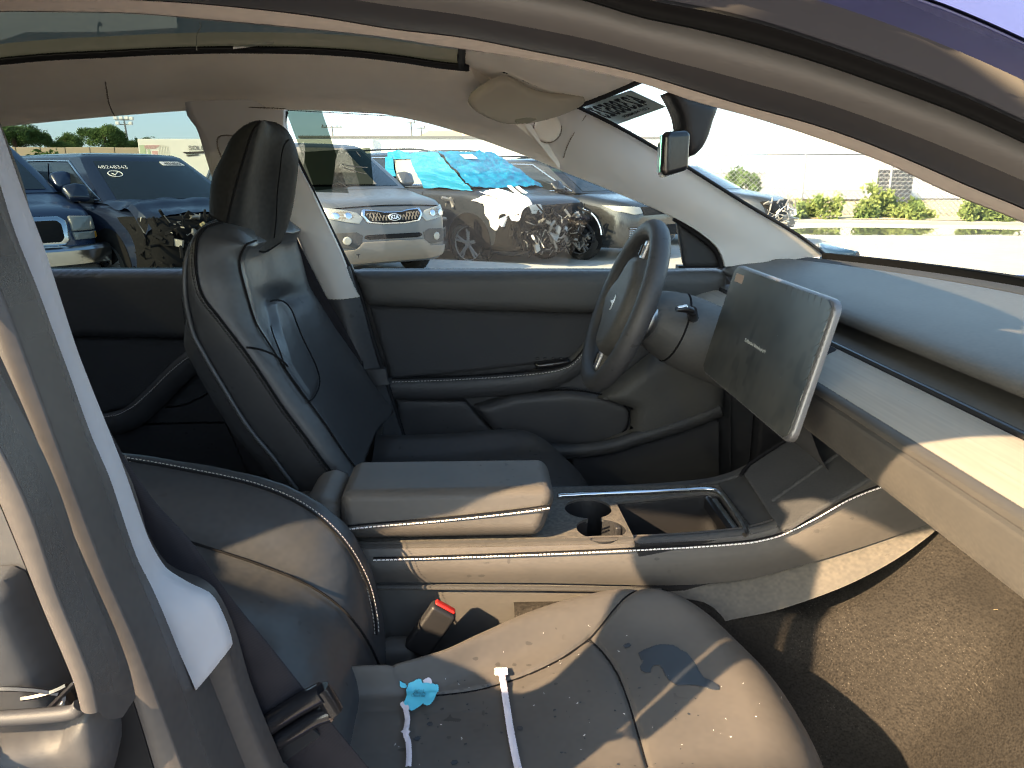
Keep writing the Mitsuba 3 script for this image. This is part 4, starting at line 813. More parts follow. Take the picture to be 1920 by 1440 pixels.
add(K+'roof_rail__primer_band', ribbon(b5, b4, .03, .005, 9, (0, .5, .85), (0, -.7, .3)), 'flaking_primer', 60)
add(K+'roof_rail__groove', ribbon(b4, b3, .03, -.014, 9, (0, .5, .85), (0, -.7, -.3)), 'seam_black', 60)
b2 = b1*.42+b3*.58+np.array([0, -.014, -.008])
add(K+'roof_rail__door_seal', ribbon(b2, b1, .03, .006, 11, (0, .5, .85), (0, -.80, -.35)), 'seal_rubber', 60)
add(K+'roof_rail__seal_skylit_side', ribbon(b3, b2, .03, .012, 13, (0, .5, .85), (0, -.80, -.2)), 'skylit_rubber', 60)  # upper side of the one seal, its sky light put into the colour
add(K+'roof_rail__inner_trim', ribbon(b1, b0, .02, .004, 7, (0, .5, .85), (0, -.7, -.5)), 'rail_trim', 60)
in_ = np.array([[x, -.36, 1.515] for x in np.linspace(b0[0, 0], .0, 12)])
g0 = b0[:40]; lid = np.array([[x, -.34, 1.50] for x in np.linspace(g0[0, 0], g0[-1, 0], 40)])
add(K+'roof_rail__near_headliner', ribbon(g0+[0, .002, .002], lid, .02, .0, 5, (0, 0, 1)), 'headliner', 50)
rear_ = np.column_stack([np.linspace(-2.62, b6[0, 0]-.02, 14), np.full(14, -.665), np.full(14, 1.455)]); rear_[-3:, 1] = [-.68, -.705, -.74]
out_ = np.vstack([rear_, b6]); xo = out_[:, 0]; wx = ws[:, 0]
zin = np.where(xo < .0, np.interp(xo, glassedge[:, 0], glassedge[:, 2])+.006, np.interp(xo, [0, .22], [1.525, 1.438])); kb_ = np.clip((xo-.24)/.06, 0, 1); kf_ = np.clip((xo+.02)/.10, 0, 1)
inn_ = np.column_stack([xo, (-.35*(1-kf_)-.485*kf_)*(1-kb_)-.60*kb_, zin*(1-kb_)+np.interp(xo, wx[:, 0], wx[:, 2])*kb_])
add(K+'roof_rail__roof_skin', ribbon(out_+[0, .004, .0], inn_, .0015, .0, 6, (0, 0, -1)), 'blue_paint', 60)
add(K+'roof_rail__rear_headliner', ribbon(rear_+[0, .10, .012], rear_*[1, 0, 0]+[0, -.34, 1.49], .012, 0, 5, (0, 0, 1)), 'headliner', 50)
# hood and far fender beyond the windshield, side skins that close the body
hood = []
for x in np.linspace(1.02, 1.95, 20):
    yy = np.linspace(-.80, .94, 40); k = np.clip(1-((yy-.07)/.90)**2, 0, 1)**.5
    hood.append(np.column_stack([np.full(40, x)+.08*k, yy, .80+.08*k-.02*(x-1)-.09*np.clip(x-1.4, 0, 1)**1.5]))
add(K+'hood', sheet(np.array(hood)), 'blue_paint', True)
wq = C([(1534, 456), (1546, 454), (1570, 462), (1605, 474)], 12, z=1.10); wq2 = C([(1540, 466), (1556, 470), (1580, 474), (1612, 477)], 12, z=1.095)
plain('cowl_blue', (.006, .022, .05), .15, spec=.6, coat=1.0)
add(K+'fender_corner', ribbon(wq, wq2, .03, .006, 7, (0, 0, -1), (0, 0, 1)), 'cowl_blue', 60)
add(K+'far_side_skin', cat([box([-.55, .98, .62], [4.2, .03, .80], .01), box([-2.2, .90, 1.25], [.9, .04, .55])]), 'blue_paint')
sun_opening = Polygon([(-.34, .95), (-.385, 1.07), (-.47, 1.24), (-.50, 1.36), (-.55, 1.425), (-.68, 1.425), (-.79, 1.35), (-.90, 1.32), (-.94, 1.24), (-.84, 1.16), (-.70, 1.10), (-.546, 1.035), (-.42, .97)]).buffer(-.02).buffer(.02, 8)  # opening outlined to shape the sun patches in the cabin
body = Polygon([(-.34, .30), (-2.6, .30), (-2.6, 1.48), (-.36, 1.48), (-.285, 1.05), (-.25, .92), (-.22, .88), (-.2, .30)]).difference(sun_opening)
body = max(getattr(body, 'geoms', [body]), key=lambda q: q.area)
bm = trimesh.creation.extrude_polygon(body, .03, engine='earcut'); bv = np.array(bm.vertices); bm.vertices = np.column_stack([bv[:, 0], -.635+bv[:, 2], bv[:, 1]]); bm.invert()
add(K+'rear_right_door__inner_panel', bm, 'door_vinyl')  # added plate out of view, masks the sun around that opening
# outer skin of the rear door, open front door, fender: parts of the car just outside the photo
sk = body.intersection(Polygon([(-3, .3), (-.30, .3), (-.30, .92), (-.36, .98), (-3, 1.15)])).buffer(-.004)
sk = max(getattr(sk, 'geoms', [sk]), key=lambda q: q.area)
add(K+'rear_right_door__outer_skin', pillow(sk, .05, .03, .05, None, lambda a, b, c: np.column_stack([a, -.70-c, b])), 'blue_paint', 50)
add(K+'dashboard__end_cap', pillow(np.array([(.50, .98), (.505, .915), (.56, .89), (.80, .88), (.98, 1.0), (.94, 1.09), (.70, 1.09), (.61, 1.07), (.60, 1.03), (.56, 1.012)]), .02, .008, .03, None, lambda a, b, c: np.column_stack([a, -.60-c, b])), 'door_vinyl', 40)
HG = np.array([.98, -.80, 0]); da = math.radians(68); dx_, dn_ = np.array([-math.cos(da), -math.sin(da), 0]), np.array([-math.sin(da), math.cos(da), 0])
toD = lambda o: (lambda a, b, c: HG+np.outer(a, dx_)+np.outer(b, [0, 0, 1])+np.outer(o+c, dn_))
dp = np.array([(0, .38), (1.16, .38), (1.20, 1.06), (0, 1.02)]); add(K+'passenger_door', pillow(dp, .09, .03, .05, None, toD(-.09)), 'blue_paint', 50)
add(K+'passenger_door__inner_panel', pillow(dp*[.94, 1]+[.03, -.01], .05, .03, .05, None, toD(0)), 'door_vinyl', 50)
wf = Polygon([(.02, 1.02), (1.20, 1.06), (1.10, 1.40), (.80, 1.40), (.45, 1.28)]); add(K+'passenger_door__window_frame', cat([tube(np.array([toD(-.03)(np.array([a]), np.array([b]), np.array([0.]))[0] for a, b in resample(np.array([(.02, 1.02), (.45, 1.28), (.80, 1.40), (1.10, 1.40), (1.20, 1.06)]), 30, False)]), .018, 8)]), 'seal_rubber', 60)
add(K+'passenger_door__window_glass', sheet(np.array([[toD(-.03)(np.array([a]), np.array([b]), np.array([0.]))[0] for b in (1.03, t)] for a, t in ((.05, 1.04), (.45, 1.27), (.80, 1.39), (1.09, 1.39), (1.19, 1.08))])), 'clear_glass', True)
add(K+'passenger_door__armrest', tube(np.array([toD(.05)(np.array([a]), np.array([b]), np.array([0.]))[0] for a, b in resample(np.array([(.25, .90), (.45, .82), (.75, .80), (1.05, .82)]), 20)]), .035, 12), 'door_vinyl', 60)
add(K+'near_fender', pillow(np.array([(1.0, .45), (1.9, .50), (1.9, .86), (1.0, 1.0)]), .03, .02, .06, None, lambda a, b, c: np.column_stack([a, -.84-c, b])), 'blue_paint', 50)
add(K+'door_sill', box([-.1, -.72, .36], [1.9, .16, .13], .04), 'blue_paint', 50)
add(K+'tail', cat([box([-2.62, .07, .90], [.06, 1.6, 1.25]), ]), 'door_vinyl')

def pw(px, py, y): return P(px, py, y=y)
plain('wall_tan', (.40, .33, .24), .9, spec=.1); plain('white_sheet', (.74, .74, .72), .6); plain('far_roof_tan', (.42, .32, .22), .9)
plain('steel_pole', (.20, .20, .20), .5, metallic=.4); plain('wire_dark', (.05, .05, .06), .7)
def leaf_mat(name, a, b):
    textured(name, lambda p, n, uv: mix(a, b, ns(p.x*1.7, p.y*1.7, p.z*1.7)), .7, spec=.15)
leaf_mat('leaf_dark', (.03, .065, .02), (.09, .15, .04)); leaf_mat('leaf_mid', (.055, .105, .03), (.15, .22, .065)); leaf_mat('leaf_weed', (.09, .15, .05), (.26, .30, .10)); plain('bark', (.10, .07, .05), .9)
def leaves(pts, size, r, flat=.0):
    n = len(pts); d = r.normal(0, 1, (n, 3)); d /= np.linalg.norm(d, axis=1)[:, None]; e = np.cross(d, r.normal(0, 1, (n, 3))); e /= np.linalg.norm(e, axis=1)[:, None]
    s = size*r.uniform(.6, 1.4, (n, 1)); v = np.stack([pts-d*s, pts+e*s*.5, pts+d*s, pts-e*s*.5], 1).reshape(-1, 3); k = np.arange(n)*4
    return trimesh.Trimesh(v, np.vstack([np.stack([k, k+1, k+2], 1), np.stack([k, k+2, k+3], 1)]), process=False)
# ---------------- tan wall, trees, trailer, building, poles on the left
wz = pw(100, 276, 36)
segs = np.linspace(pw(-250, 276, 36)[0], pw(262, 276, 36)[0], 12)
tag('tan_wall', 'long tan concrete panel wall below the trees at the left', 'wall')
for i in range(11):
    add(num('tan_wall__panel', i), box([(segs[i]+segs[i+1])/2, 36+.0, wz[2]/2], [segs[i+1]-segs[i]-.03, .20, wz[2]+rng.uniform(-.03, .03)], .02), 'wall_tan')
def tree(key, px, py_top, py_bot, wpx, y, m, label, seed, group=None):
    r = np.random.default_rng(seed); top, bot = pw(px, py_top, y), pw(px, py_bot, y); w = wpx/FPX*(y+1.1)/2; h = top[2]-bot[2]; c = np.array([top[0], y, (top[2]+bot[2])/2])
    lobes = [c+np.array([r.uniform(-.75, .75)*w, r.uniform(-.6, .6)*w, r.uniform(-.30, .36)*h]) for _ in range(26)]
    pts = []
    for l in lobes:
        k = np.clip(1.1-((l-c)[0]/w)**2*.5, .4, 1); d = r.normal(0, 1, (1100, 3)); d /= np.linalg.norm(d, axis=1)[:, None]
        pts.append(l+d*(r.uniform(.72, 1.0, (1100, 1)))*np.array([w*.34, w*.34, h*.20])*k*r.uniform(.7, 1.15))
    pts = np.vstack(pts); pts = pts+r.normal(0, .05*w, pts.shape); pts = pts[meshkit.noise(pts*1.6, seed) > .40]
    add(key+'__crown', leaves(pts, .20*h/5, r), m, False); add(key+'__trunk', tube(np.array([[c[0], y, 0], [c[0]+.1, y, c[2]*.6], [c[0], y, c[2]+.2*h]]), [.22, .16, .07], 8), 'bark'); tag(key, label, 'tree', group)
tree('tree', 20, 234, 282, 110, 44, 'leaf_dark', 'large dark green tree above the tan wall at the left edge', 1)
tree('tree_001', 120, 250, 284, 70, 46, 'leaf_mid', 'smaller pale green tree between the two large trees', 2)
tree('tree_002', 193, 238, 282, 84, 44, 'leaf_mid', 'full round green tree just left of the floodlight pole', 3)
tree('tree_003', 272, 257, 278, 36, 50, 'leaf_dark', 'low dark tree peeping over the corner of the painted trailer', 4)
tree('tree_004', 240, 263, 280, 50, 48, 'leaf_dark', 'low hedge-like tree at the foot of the floodlight pole', 5)
def weed(key, px, py_top, py_bot, wpx, y, label, seed, n=500, m='leaf_weed', cat_='weeds', size=.09):
    r = np.random.default_rng(seed); a, b = pw(px, py_top, y), pw(px, py_bot, y); h = a[2]-b[2]; w = wpx/FPX*(y+1.1)/2; st, lv = [], []
    for i in range(max(6, int(w*7))):
        x0, y0 = r.uniform(-w, w), r.uniform(-.5, .5); hh = h*(1-.5*abs(x0)/w)*r.uniform(.55, 1.05); p = np.array([[b[0]+x0, y+y0, b[2]-.05], [b[0]+x0*1.05+r.normal(0, .06), y+y0, b[2]+hh*.6], [b[0]+x0*1.12+r.normal(0, .16), y+y0+r.normal(0, .1), b[2]+hh]])
        st.append(tube(resample(p, 6), .012, 4)); t = r.uniform(.15, 1, n//max(6, int(w*7))+1); q = PchipInterpolator([0, .5, 1], p, axis=0)(t); lv.append(q+r.normal(0, .10, q.shape))
    add(key+'__foliage', leaves(np.vstack(lv), size, r), m, False); add(key+'__stem', cat(st), m, kind='stuff'); tag(key, label, cat_)
weed('weed_bush', 96, 283, 308, 34, 24, 'leafy weed sticking up in front of the tan wall behind the dark crossover', 11, 300, 'leaf_mid', 'weed')
# painted trailer with lettering
ta, tb, tz0 = pw(258, 268, 30), pw(700, 262, 30), pw(258, 320, 30)
plain('trailer_white', (.72, .70, .64), .6); plain('print_green', (.42, .50, .33), .7); plain('print_red', (.60, .36, .34), .7); plain('print_yellow', (.62, .55, .34), .7); plain('letter_dark', (.05, .045, .045), .7)
add('painted_trailer__box', box([(ta[0]+tb[0])/2, 31.2, (ta[2]+.9)/2+.1], [tb[0]-ta[0], 2.4, ta[2]-.8], .03), 'trailer_white'); tag('painted_trailer', 'long white box trailer with a green and red painted panel and dark lettering', 'trailer')
def art(px0, px1, py0, py1, m, key):
    a, b = pw(px0, py0, 29.985), pw(px1, py1, 29.985); add(key, box([(a[0]+b[0])/2, 29.99, (a[2]+b[2])/2], [abs(b[0]-a[0]), .012, abs(a[2]-b[2])]), m)
art(261, 274, 272, 289, 'print_green', 'painted_trailer__green_panel'); [art(270, 300-2*i, 272+1.5*i, 272.9+1.5*i, 'print_red', num('painted_trailer__red_stripe', i)) for i in range(5)]; art(276, 282, 279, 289, 'print_green', 'painted_trailer__green_panel_001'); art(285, 296, 283, 290, 'print_red', 'painted_trailer__red_panel_001'); [art(297+i*3, 299+i*3, 272, 290, 'print_yellow', num('painted_trailer__yellow_stripe', i)) for i in range(7)]
a_, b_ = pw(354, 281, 29.97), pw(384, 273, 29.97)
add('painted_trailer__lettering', text_on('SOLO', lambda a, b, c: np.column_stack([a_[0]+(b_[0]-a_[0])*a, 29.98-.01*c, a_[2]+(b_[2]-a_[2])*b])), 'letter_dark', False)
add('painted_trailer__underline', cat([tube(np.array([pw(x0, y0, 29.97), pw(x1, y1, 29.97)]), .02, 5) for x0, y0, x1, y1 in ((344, 286, 384, 284), (348, 288, 382, 286), (350, 292, 372, 290))]), 'letter_dark', kind='stuff')
# white buildings beyond the middle of the lot
c0, c1 = pw(560, 258, 48), pw(1150, 262, 48)
add('white_warehouse__wall', box([(c0[0]+c1[0])/2+2, 50, c0[2]/2], [c1[0]-c0[0]+4, 4, c0[2]], .03), 'white_sheet'); add('white_warehouse__roof_edge', box([(c0[0]+c1[0])/2+2, 47.96, c0[2]+.05], [c1[0]-c0[0]+4, .2, .12]), 'steel_pole'); tag('white_warehouse', 'long white metal building behind the silver and wrapped crossovers', 'building')
r0_, r1_, r2_ = pw(752, 256, 70), pw(800, 240, 70), pw(985, 243, 70)
rv = np.array([[r0_[0], 68, r0_[2]-.8], [r1_[0], 74, r1_[2]], [r2_[0]+4, 74, r1_[2]], [r2_[0]+9, 68, r0_[2]-.8], [r0_[0], 80, r0_[2]-.8], [r2_[0]+9, 80, r0_[2]-.8]])
add('hip_roof_house__roof', trimesh.Trimesh(rv, [[0, 2, 1], [0, 3, 2], [0, 1, 4], [3, 5, 2], [1, 2, 5], [1, 5, 4]], process=False), 'far_roof_tan', False); add('hip_roof_house__wall', box([(r0_[0]+r2_[0])/2+4, 74, r0_[2]/2-.6], [r2_[0]-r0_[0]+8, 11, r0_[2]-.8]), 'white_sheet'); tag('hip_roof_house', 'far building with a broad tan hip roof above the wrapped crossover', 'building')
add('hip_roof_house__vent_pipe', tube(np.array([pw(869, 256, 67.5), pw(869, 241, 67.5)]), .08, 6), 'white_sheet')
def pole(key, px, py0, y, kind, label):
    t = pw(px, py0, y); add(key+'__mast', tube(np.array([[t[0]+.25, y, 0], [t[0], y, t[2]]]), [.11, .06], 8), 'steel_pole')
    if kind == 'flood':
        for i, (dx, dz) in enumerate(((-.55, .25), (-.15, .25), (.25, .25), (.6, .22), (-.45, -.12), (.5, -.12))): add(num(key+'__floodlight', i), box([t[0]+dx, y-.1, t[2]+dz], [.26, .2, .22], .03), 'white_sheet')
        add(key+'__crossbar', cat([box([t[0], y, t[2]+.12], [1.3, .06, .06]), box([t[0], y, t[2]-.2], [1.1, .06, .06]), box([t[0], y, t[2]-.05], [.06, .06, .5])]), 'steel_pole')
    else:
        add(key+'__crossbar', box([t[0], y, t[2]-.1], [1.6 if kind == 'line' else .7, .08, .09]), 'steel_pole')
        for i, dx in enumerate((-.7, -.4, .4, .7) if kind == 'line' else (.3,)): add(num(key+'__insulator', i), box([t[0]+dx, y, t[2]+.02], [.08, .08, .16], .02), 'steel_pole')
    tag(key, label, 'pole')
pole('light_pole', 233, 228, 60, 'flood', 'floodlight pole above the trees at the left, several lamps at its top')
pole('utility_pole', 622, 236, 62, 'line', 'utility pole with one crossbar behind the silver crossover')
pole('lamp_post', 770, 228, 64, 'lamp', 'thin lamp post left of the tan hip roof'); pole('lamp_post_001', 789, 238, 66, 'lamp', 'short lamp post directly above the tan hip roof')
for i, (y0, y1, y2) in enumerate(((207, 212, 214), (210, 216, 222))):
    add(num('power_line', i), tube(C([(480, y0-6), (620, y0+1), (740, y1+2), (1000, y2+12)], 40, y=63), .035, 5), 'wire_dark', label=['upper power line crossing the sky over the silver crossover', 'lower power line crossing the sky over the silver crossover'][i], cat_='power line')

# ---------------- parked vehicles
plain('paint_navy', (.012, .020, .045), .14, spec=.6, coat=1.0); plain('paint_black', (.010, .012, .014), .14, spec=.6, coat=1.0); plain('paint_silver', (.10, .11, .12), .34, metallic=.3, coat=.4); plain('paint_grey', (.018, .022, .028), .22, spec=.45, coat=.5); plain('paint_white', (.72, .72, .70), .3, coat=1.0); plain('paint_blue_dark', (.018, .035, .085), .2, spec=.6, coat=1.0)
plain('tyre', (.040, .038, .036), .9, spec=.1); plain('alloy', (.24, .235, .23), .4, metallic=.5); plain('lamp_lens', (.26, .27, .255), .12, spec=.8); plain('amber', (.75, .33, .03), .3); plain('cladding', (.045, .045, .045), .7); plain('dusty_plastic', (.17, .155, .135), .8); plain('wreck_dark', (.009, .009, .010), .85, spec=.2); plain('wreck_metal', (.30, .29, .27), .45, metallic=.5)
plain('foam_yellow', (.45, .38, .20), .8); plain('cyan_film', (.008, .19, .33), .38, spec=.5, coat=.2); plain('cloth_white', (.80, .79, .77), .9)
class Suv:
    def __init__(s, key, pos, th, paint, label, L=4.7, W=1.88, H=1.72, belt=1.10, cat_='suv', nose=1.0, group=None, rear=True):
        s.k, s.pos, s.yaw, s.paint, s.W, s.H, s.L = key, np.array(pos, float), math.radians(th)-math.pi/2, paint, W, H, L; tag(key, label, cat_, group)
        h = W/2
        st = np.array([[.0, h*.58, .42, .74], [-.04, h*.72, .34, .84], [-.12, h*.84, .26, .93], [-.28, h*.93, .22, .985], [-.6, h*.98, .22, 1.03], [-1.15, h, .22, belt], [-2.2, h, .22, belt+.01], [-3.4, h, .22, belt+.03], [-L+.45, h*.97, .25, belt+.04], [-L+.12, h*.92, .36, belt], [-L, h*.80, .48, belt-.10]])
        st[:, 3] = np.where(st[:, 3] < belt-.005, st[:, 3]*(belt/1.10)**.8, st[:, 3]); X = np.linspace(0, -L, 90); X = -L*np.linspace(0, 1, 90)**1.25; f = PchipInterpolator(-st[:, 0], st[:, 1:], axis=0)(-X); rings = []
        for x, (hw, zb, zt) in zip(X, f):
            half = np.array([[.0, zb], [hw*.80, zb], [hw*.95, zb+.05], [hw, zb+.2*(zt-zb)], [hw*1.005, zb+.5*(zt-zb)], [hw*.985, zb+.78*(zt-zb)], [hw*.95, zt-.05], [hw*.88, zt-.005], [hw*.5, zt+.025], [0, zt+.03]]); half = resample(half, 34)
            full = np.vstack([half, (half*[-1, 1])[::-1][1:-1]]); rings.append(np.column_stack([np.full(len(full), x), full]))
        s.body = loft(rings); d = s.body.subdivide().subdivide(); v = np.array(d.vertices)
        s.fr = s.skin(v[v[:, 0] > -1.3], 1, 2, 0, 1); s.sd = s.skin(v[v[:, 1] < 0], 0, 2, 1, -1); s.tp = s.skin(v[v[:, 2] > .5], 0, 1, 2, 1)
        # greenhouse corners: base and roof
        s.b = dict(F=-1.05, R=-L+.28, h=h*.90, z=belt+.01); s.t = dict(F=-1.95, R=-L+.62, h=h*.70, z=H-.06)
    def skin(s, v, i, j, k, sg, st=.03):
        """outermost coordinate k of the body over the coordinates (i, j)"""
        from scipy.interpolate import RegularGridInterpolator, NearestNDInterpolator
        from scipy.ndimage import gaussian_filter
        lo, hi = v[:, [i, j]].min(0), v[:, [i, j]].max(0); n = np.maximum(((hi-lo)/st).astype(int)+1, 2); q = np.full(n, -1e9)
        ix = np.minimum(((v[:, [i, j]]-lo)/st).astype(int), n-1); np.maximum.at(q, (ix[:, 0], ix[:, 1]), sg*v[:, k])
        ok = q > -1e8; ij = np.argwhere(ok); q = NearestNDInterpolator(ij, q[ok])(*np.indices(n)); q = gaussian_filter(q, .7)
        f = RegularGridInterpolator([lo[0]+st*(np.arange(n[0])+.5), lo[1]+st*(np.arange(n[1])+.5)], sg*q, bounds_error=False, fill_value=None)
        def at_(a, b):
            r = f(np.stack(np.broadcast_arrays(np.clip(a, lo[0], hi[0]), np.clip(b, lo[1], hi[1])), -1)); return float(r[0]) if np.ndim(a) == 0 and np.ndim(b) == 0 else r
        return at_
    def put(s, name, m, mt, smooth=40, **k):
        return add(s.k+'__'+name, place(m, s.pos, s.yaw), mt, smooth, **k)
    def gh(s, face, u, v, off=0.0):
        u, v = np.broadcast_arrays(np.asarray(u, float), np.asarray(v, float)); b, t = s.b, s.t; L_ = lambda k: b[k]*(1-v)+t[k]*v
        bow = .02*np.sin(np.pi*v)
        if face == 'front': hw = L_('h')*.94; y = (2*u-1)*hw; x = L_('F')+.14*(1-(2*u-1)**2)-.0+off*.7; return np.stack([x, y, L_('z')+bow*.3+off*.7], -1)
        if face == 'rear': hw = L_('h')*.94; y = (1-2*u)*hw; x = L_('R')-.05*(1-(2*u-1)**2)-off; return np.stack([x, y, L_('z')+bow], -1)
        sg = -1 if face == 'right' else 1; x = (L_('R')*(1-u)+L_('F')*u) if face == 'right' else (L_('F')*(1-u)+L_('R')*u)
        return np.stack([x, sg*(L_('h')+bow+off), L_('z')+0*u], -1)
    def patch(s, face, u0, u1, v0, v1, off=.0, n=12, fn=None):
        u, v = np.meshgrid(np.linspace(u0, u1, n), np.linspace(v0, v1, n), indexing='ij'); g = s.gh(face, u, v, off)
        return sheet(g if fn is None else fn(g, u, v))
    def poly(s, face, pts, off, n=10):   # polygon in (u, v) as a thin plate
        return pillow(np.array(pts), .006, .002, .035, None, lambda a, b, c: s.gh(face, a, b, off+c*1.0))
    def shell(s, hoodless=False):
        s.put('body', s.body, s.paint, 35)
        rings = []
        for v in (0, .25, .5, .75, .95, 1.0):
            r = [s.gh('front', np.linspace(0, 1, 16), v)[:, :], s.gh('left', np.linspace(.02, .98, 14), v), s.gh('rear', np.linspace(0, 1, 12), v), s.gh('right', np.linspace(.02, .98, 14), v)]; rings.append(np.vstack(r))
        top = rings[-1].copy(); c = top.mean(0); q = c+(top-c)*[.93, .90, 1]; q[:, 2] += .035; q2 = c+(top-c)*[.6, .55, 1]; q2[:, 2] += .06
        s.put('roof', loft(rings+[q, q2]), s.paint, 35)
        s.put('windshield', s.patch('front', .045, .955, .06, .90, .006), 'dark_car_glass', True)
        ws_ = [('side_window', [(.60, .10), (.955, .10), (.90, .45), (.83, .86), (.60, .88)]), ('side_window_001', [(.30, .12), (.575, .10), (.575, .88), (.32, .88)]), ('side_window_002', [(.07, .16), (.275, .12), (.295, .87), (.17, .80), (.10, .45)])]
        for nm, q in ws_: s.put(nm, s.poly('right', q, .004), 'dark_car_glass', 30)
        for nm, q in ws_: s.put(num('side_window', int(nm[-1]) + 3) if nm[-1].isdigit() else 'side_window_003', s.poly('left', [(1-a, b) for a, b in q][::-1], .004), 'dark_car_glass', 30)
        s.put('window_trim', tube(s.gh('right', np.array([.05, .30, .60, .97, .92, .84, .6, .3, .16, .08]), np.array([.13, .09, .065, .07, .45, .91, .93, .93, .86, .5]), .010)[:, :], .011, 6, loop=True), 'chrome')
        for i, (hx, u) in enumerate(((-2.05, .60), (-3.05, .30))):
            z = np.linspace(.40, s.b['z']-.01, 14); x = np.full(14, hx); s.put(num('door_seam', i), tube(np.column_stack([x, s.sd(x, z)-.003, z]), .006, 5), 'seam_black')
            xx = np.linspace(hx+.06, hx+.24, 6); s.put(num('door_handle', i), tube(np.column_stack([xx-.0, s.sd(xx, xx*0+.93)-.02, xx*0+.93]), .014, 8), s.paint)
        x = np.linspace(-1.45, -3.3, 20); s.put('sill_cladding', tube(np.column_stack([x, s.sd(x, x*0+.36)+.02, x*0+.33]), .075, 8, flat=1.0), 'cladding')
    def wheel(s, i, X, side, R=.375, rimR=.265, steer=0, spokes=5, arch=True, arch_m='wreck_dark'):
        y0 = side*(s.W/2-.02); nm = num('wheel', i)
        if arch: s.put(num('wheel_arch', i), pillow(Point(X, R+.02).buffer(R+.065, 32).intersection(Polygon([(X-1, .20), (X+1, .20), (X+1, 2), (X-1, 2)])), .012, .004, .05, None, lambda a, b, c: np.column_stack([a, side*(np.abs(s.sd(a, np.clip(b, .3, 1)))+c-.002), b])), arch_m, 30)
        pr = np.array([[.0, rimR], [.02, rimR+.01], [.035, R-.05], [.045, R-.02], [.07, R], [.18, R], [.205, R-.02], [.22, R-.06], [.23, rimR]]); a = np.linspace(0, 2*np.pi, 48, endpoint=False)
        T = loft(np.stack([np.column_stack([np.cos(t)*pr[:, 1], -pr[:, 0]+.045, np.sin(t)*pr[:, 1]]) for t in a]), closed=True, loop=True)
        tr = [box([0, 0, 0], [.03, .055, .012]) for _ in range(0)]
        for k in range(60):
            t = 2*np.pi*k/60
            for yy_ in (-.055, -.11):
                bx = box([R+.001, yy_+.015*(k % 2), 0], [.008, .04, .020]); bx.apply_transform(trimesh.transformations.rotation_matrix(t, [0, 1, 0])); tr.append(bx)
        D = cat([trimesh.creation.cylinder(rimR, .02, sections=40, transform=trimesh.transformations.rotation_matrix(math.pi/2, [1, 0, 0]))]); D.apply_translation([0, -.08, 0])
        sp = []
        for k in range(spokes):
            for dd in (-.13, .13):
                t = 2*np.pi*k/spokes+.3; p0 = np.array([math.cos(t)*.05, .03, math.sin(t)*.05]); p1 = np.array([math.cos(t+dd)*(rimR-.01), .015, math.sin(t+dd)*(rimR-.01)]); sp.append(tube(np.stack([p0, (p0+p1)/2+[0, .006, 0], p1]), [.026, .02, .022], 8, flat=.6, up=(0, 1, 0)))
        rim = tube(np.column_stack([np.cos(a)*(rimR-.004), 0*a+.02, np.sin(a)*(rimR-.004)]), .013, 8, loop=True); hub = trimesh.creation.cylinder(.065, .05, sections=24, transform=trimesh.transformations.rotation_matrix(math.pi/2, [1, 0, 0])); hub.apply_translation([0, .012, 0])
        for nn, m, mt, kd in (('tyre', T, 'tyre', None), ('tread', cat(tr), 'tyre', 'stuff'), ('rim_barrel', D, 'wreck_dark', None), ('rim', cat(sp+[rim, hub]), 'alloy', None)):
            if side < 0: m = m.copy(); m.apply_transform(np.diag([1, -1, 1, 1])); m.invert() if nn == 'x' else None
            m = m.copy(); m.apply_transform(trimesh.transformations.rotation_matrix(steer, [0, 0, 1])); m.apply_translation([X, y0, R]); s.put(nm+'__'+nn, m, mt, 40, kind=kd)
    def face(s, name, pts, mt, th=.02, bev=.008, step=.03, off=0.0, smooth=40, **k):
        return s.put(name, pillow(np.array(pts), th, bev, step, None, lambda a, b, c: np.column_stack([s.fr(a, b)+c+off, a, b])), mt, smooth, **k)
    def mirror(s, i, side, big=1.0):
        c = np.array([s.t['F']*.25+s.b['F']*.75-.12, side*(s.W/2+.08), s.b['z']+.10])
        m = m3.Manifold.batch_hull([m3.Manifold.sphere(.05*big, 14).translate([c[0]+dx, c[1]+dy*side, c[2]+dz]) for dx, dy, dz in ((.05, -.07, -.03), (.04, .06, -.02), (-.02, -.08, .06), (-.03, .08, .05), (.0, .0, .07))]).to_mesh()
        s.put(num('door_mirror', i), trimesh.Trimesh(m.vert_properties[:, :3], m.tri_verts, process=False), s.paint, 60); s.put(num('mirror_arm', i), box([c[0], side*(s.W/2-.02), s.b['z']+.03], [.08, .16, .06], .02), 'cladding')
    def debris(s, name, lo, hi, n, mt, seed, ln=(.05, .3), r=(.006, .02), on=True):
        q = np.random.default_rng(seed); lo, hi = np.array(lo), np.array(hi); ms = []
        for i in range(n):
            c = q.uniform(lo, hi); c[0] += float(s.fr(c[1], c[2])) if on else 0; d = q.normal(0, 1, 3); d /= np.linalg.norm(d); l = q.uniform(*ln)
            if i % 3: ms.append(tube(np.stack([c-d*l/2, c+q.normal(0, .02, 3), c+d*l/2]), q.uniform(*r), 5))
            else:
                b = box([0, 0, 0], q.uniform(.03, .16, 3)*[1, 1, .25]); b.apply_transform(trimesh.transformations.random_rotation_matrix(q.uniform(0, 1, 3))); b.apply_translation(c); ms.append(b)
        s.put(name, cat(ms), mt, False, kind='stuff')
    def rails(s):
        for i, sd_ in enumerate((-1, 1)):
            x = np.linspace(s.t['F']-.25, s.t['R']+.15, 12); s.put(num('roof_rail', i), tube(np.column_stack([x, x*0+sd_*(s.t['h']-.06), s.t['z']+.10-.05*np.linspace(-1, 1, 12)**4]), .016, 8), s.paint)
TH = 44
def at(px, py, y): q = P(px, py, y=y); return [q[0], q[1], Z0]
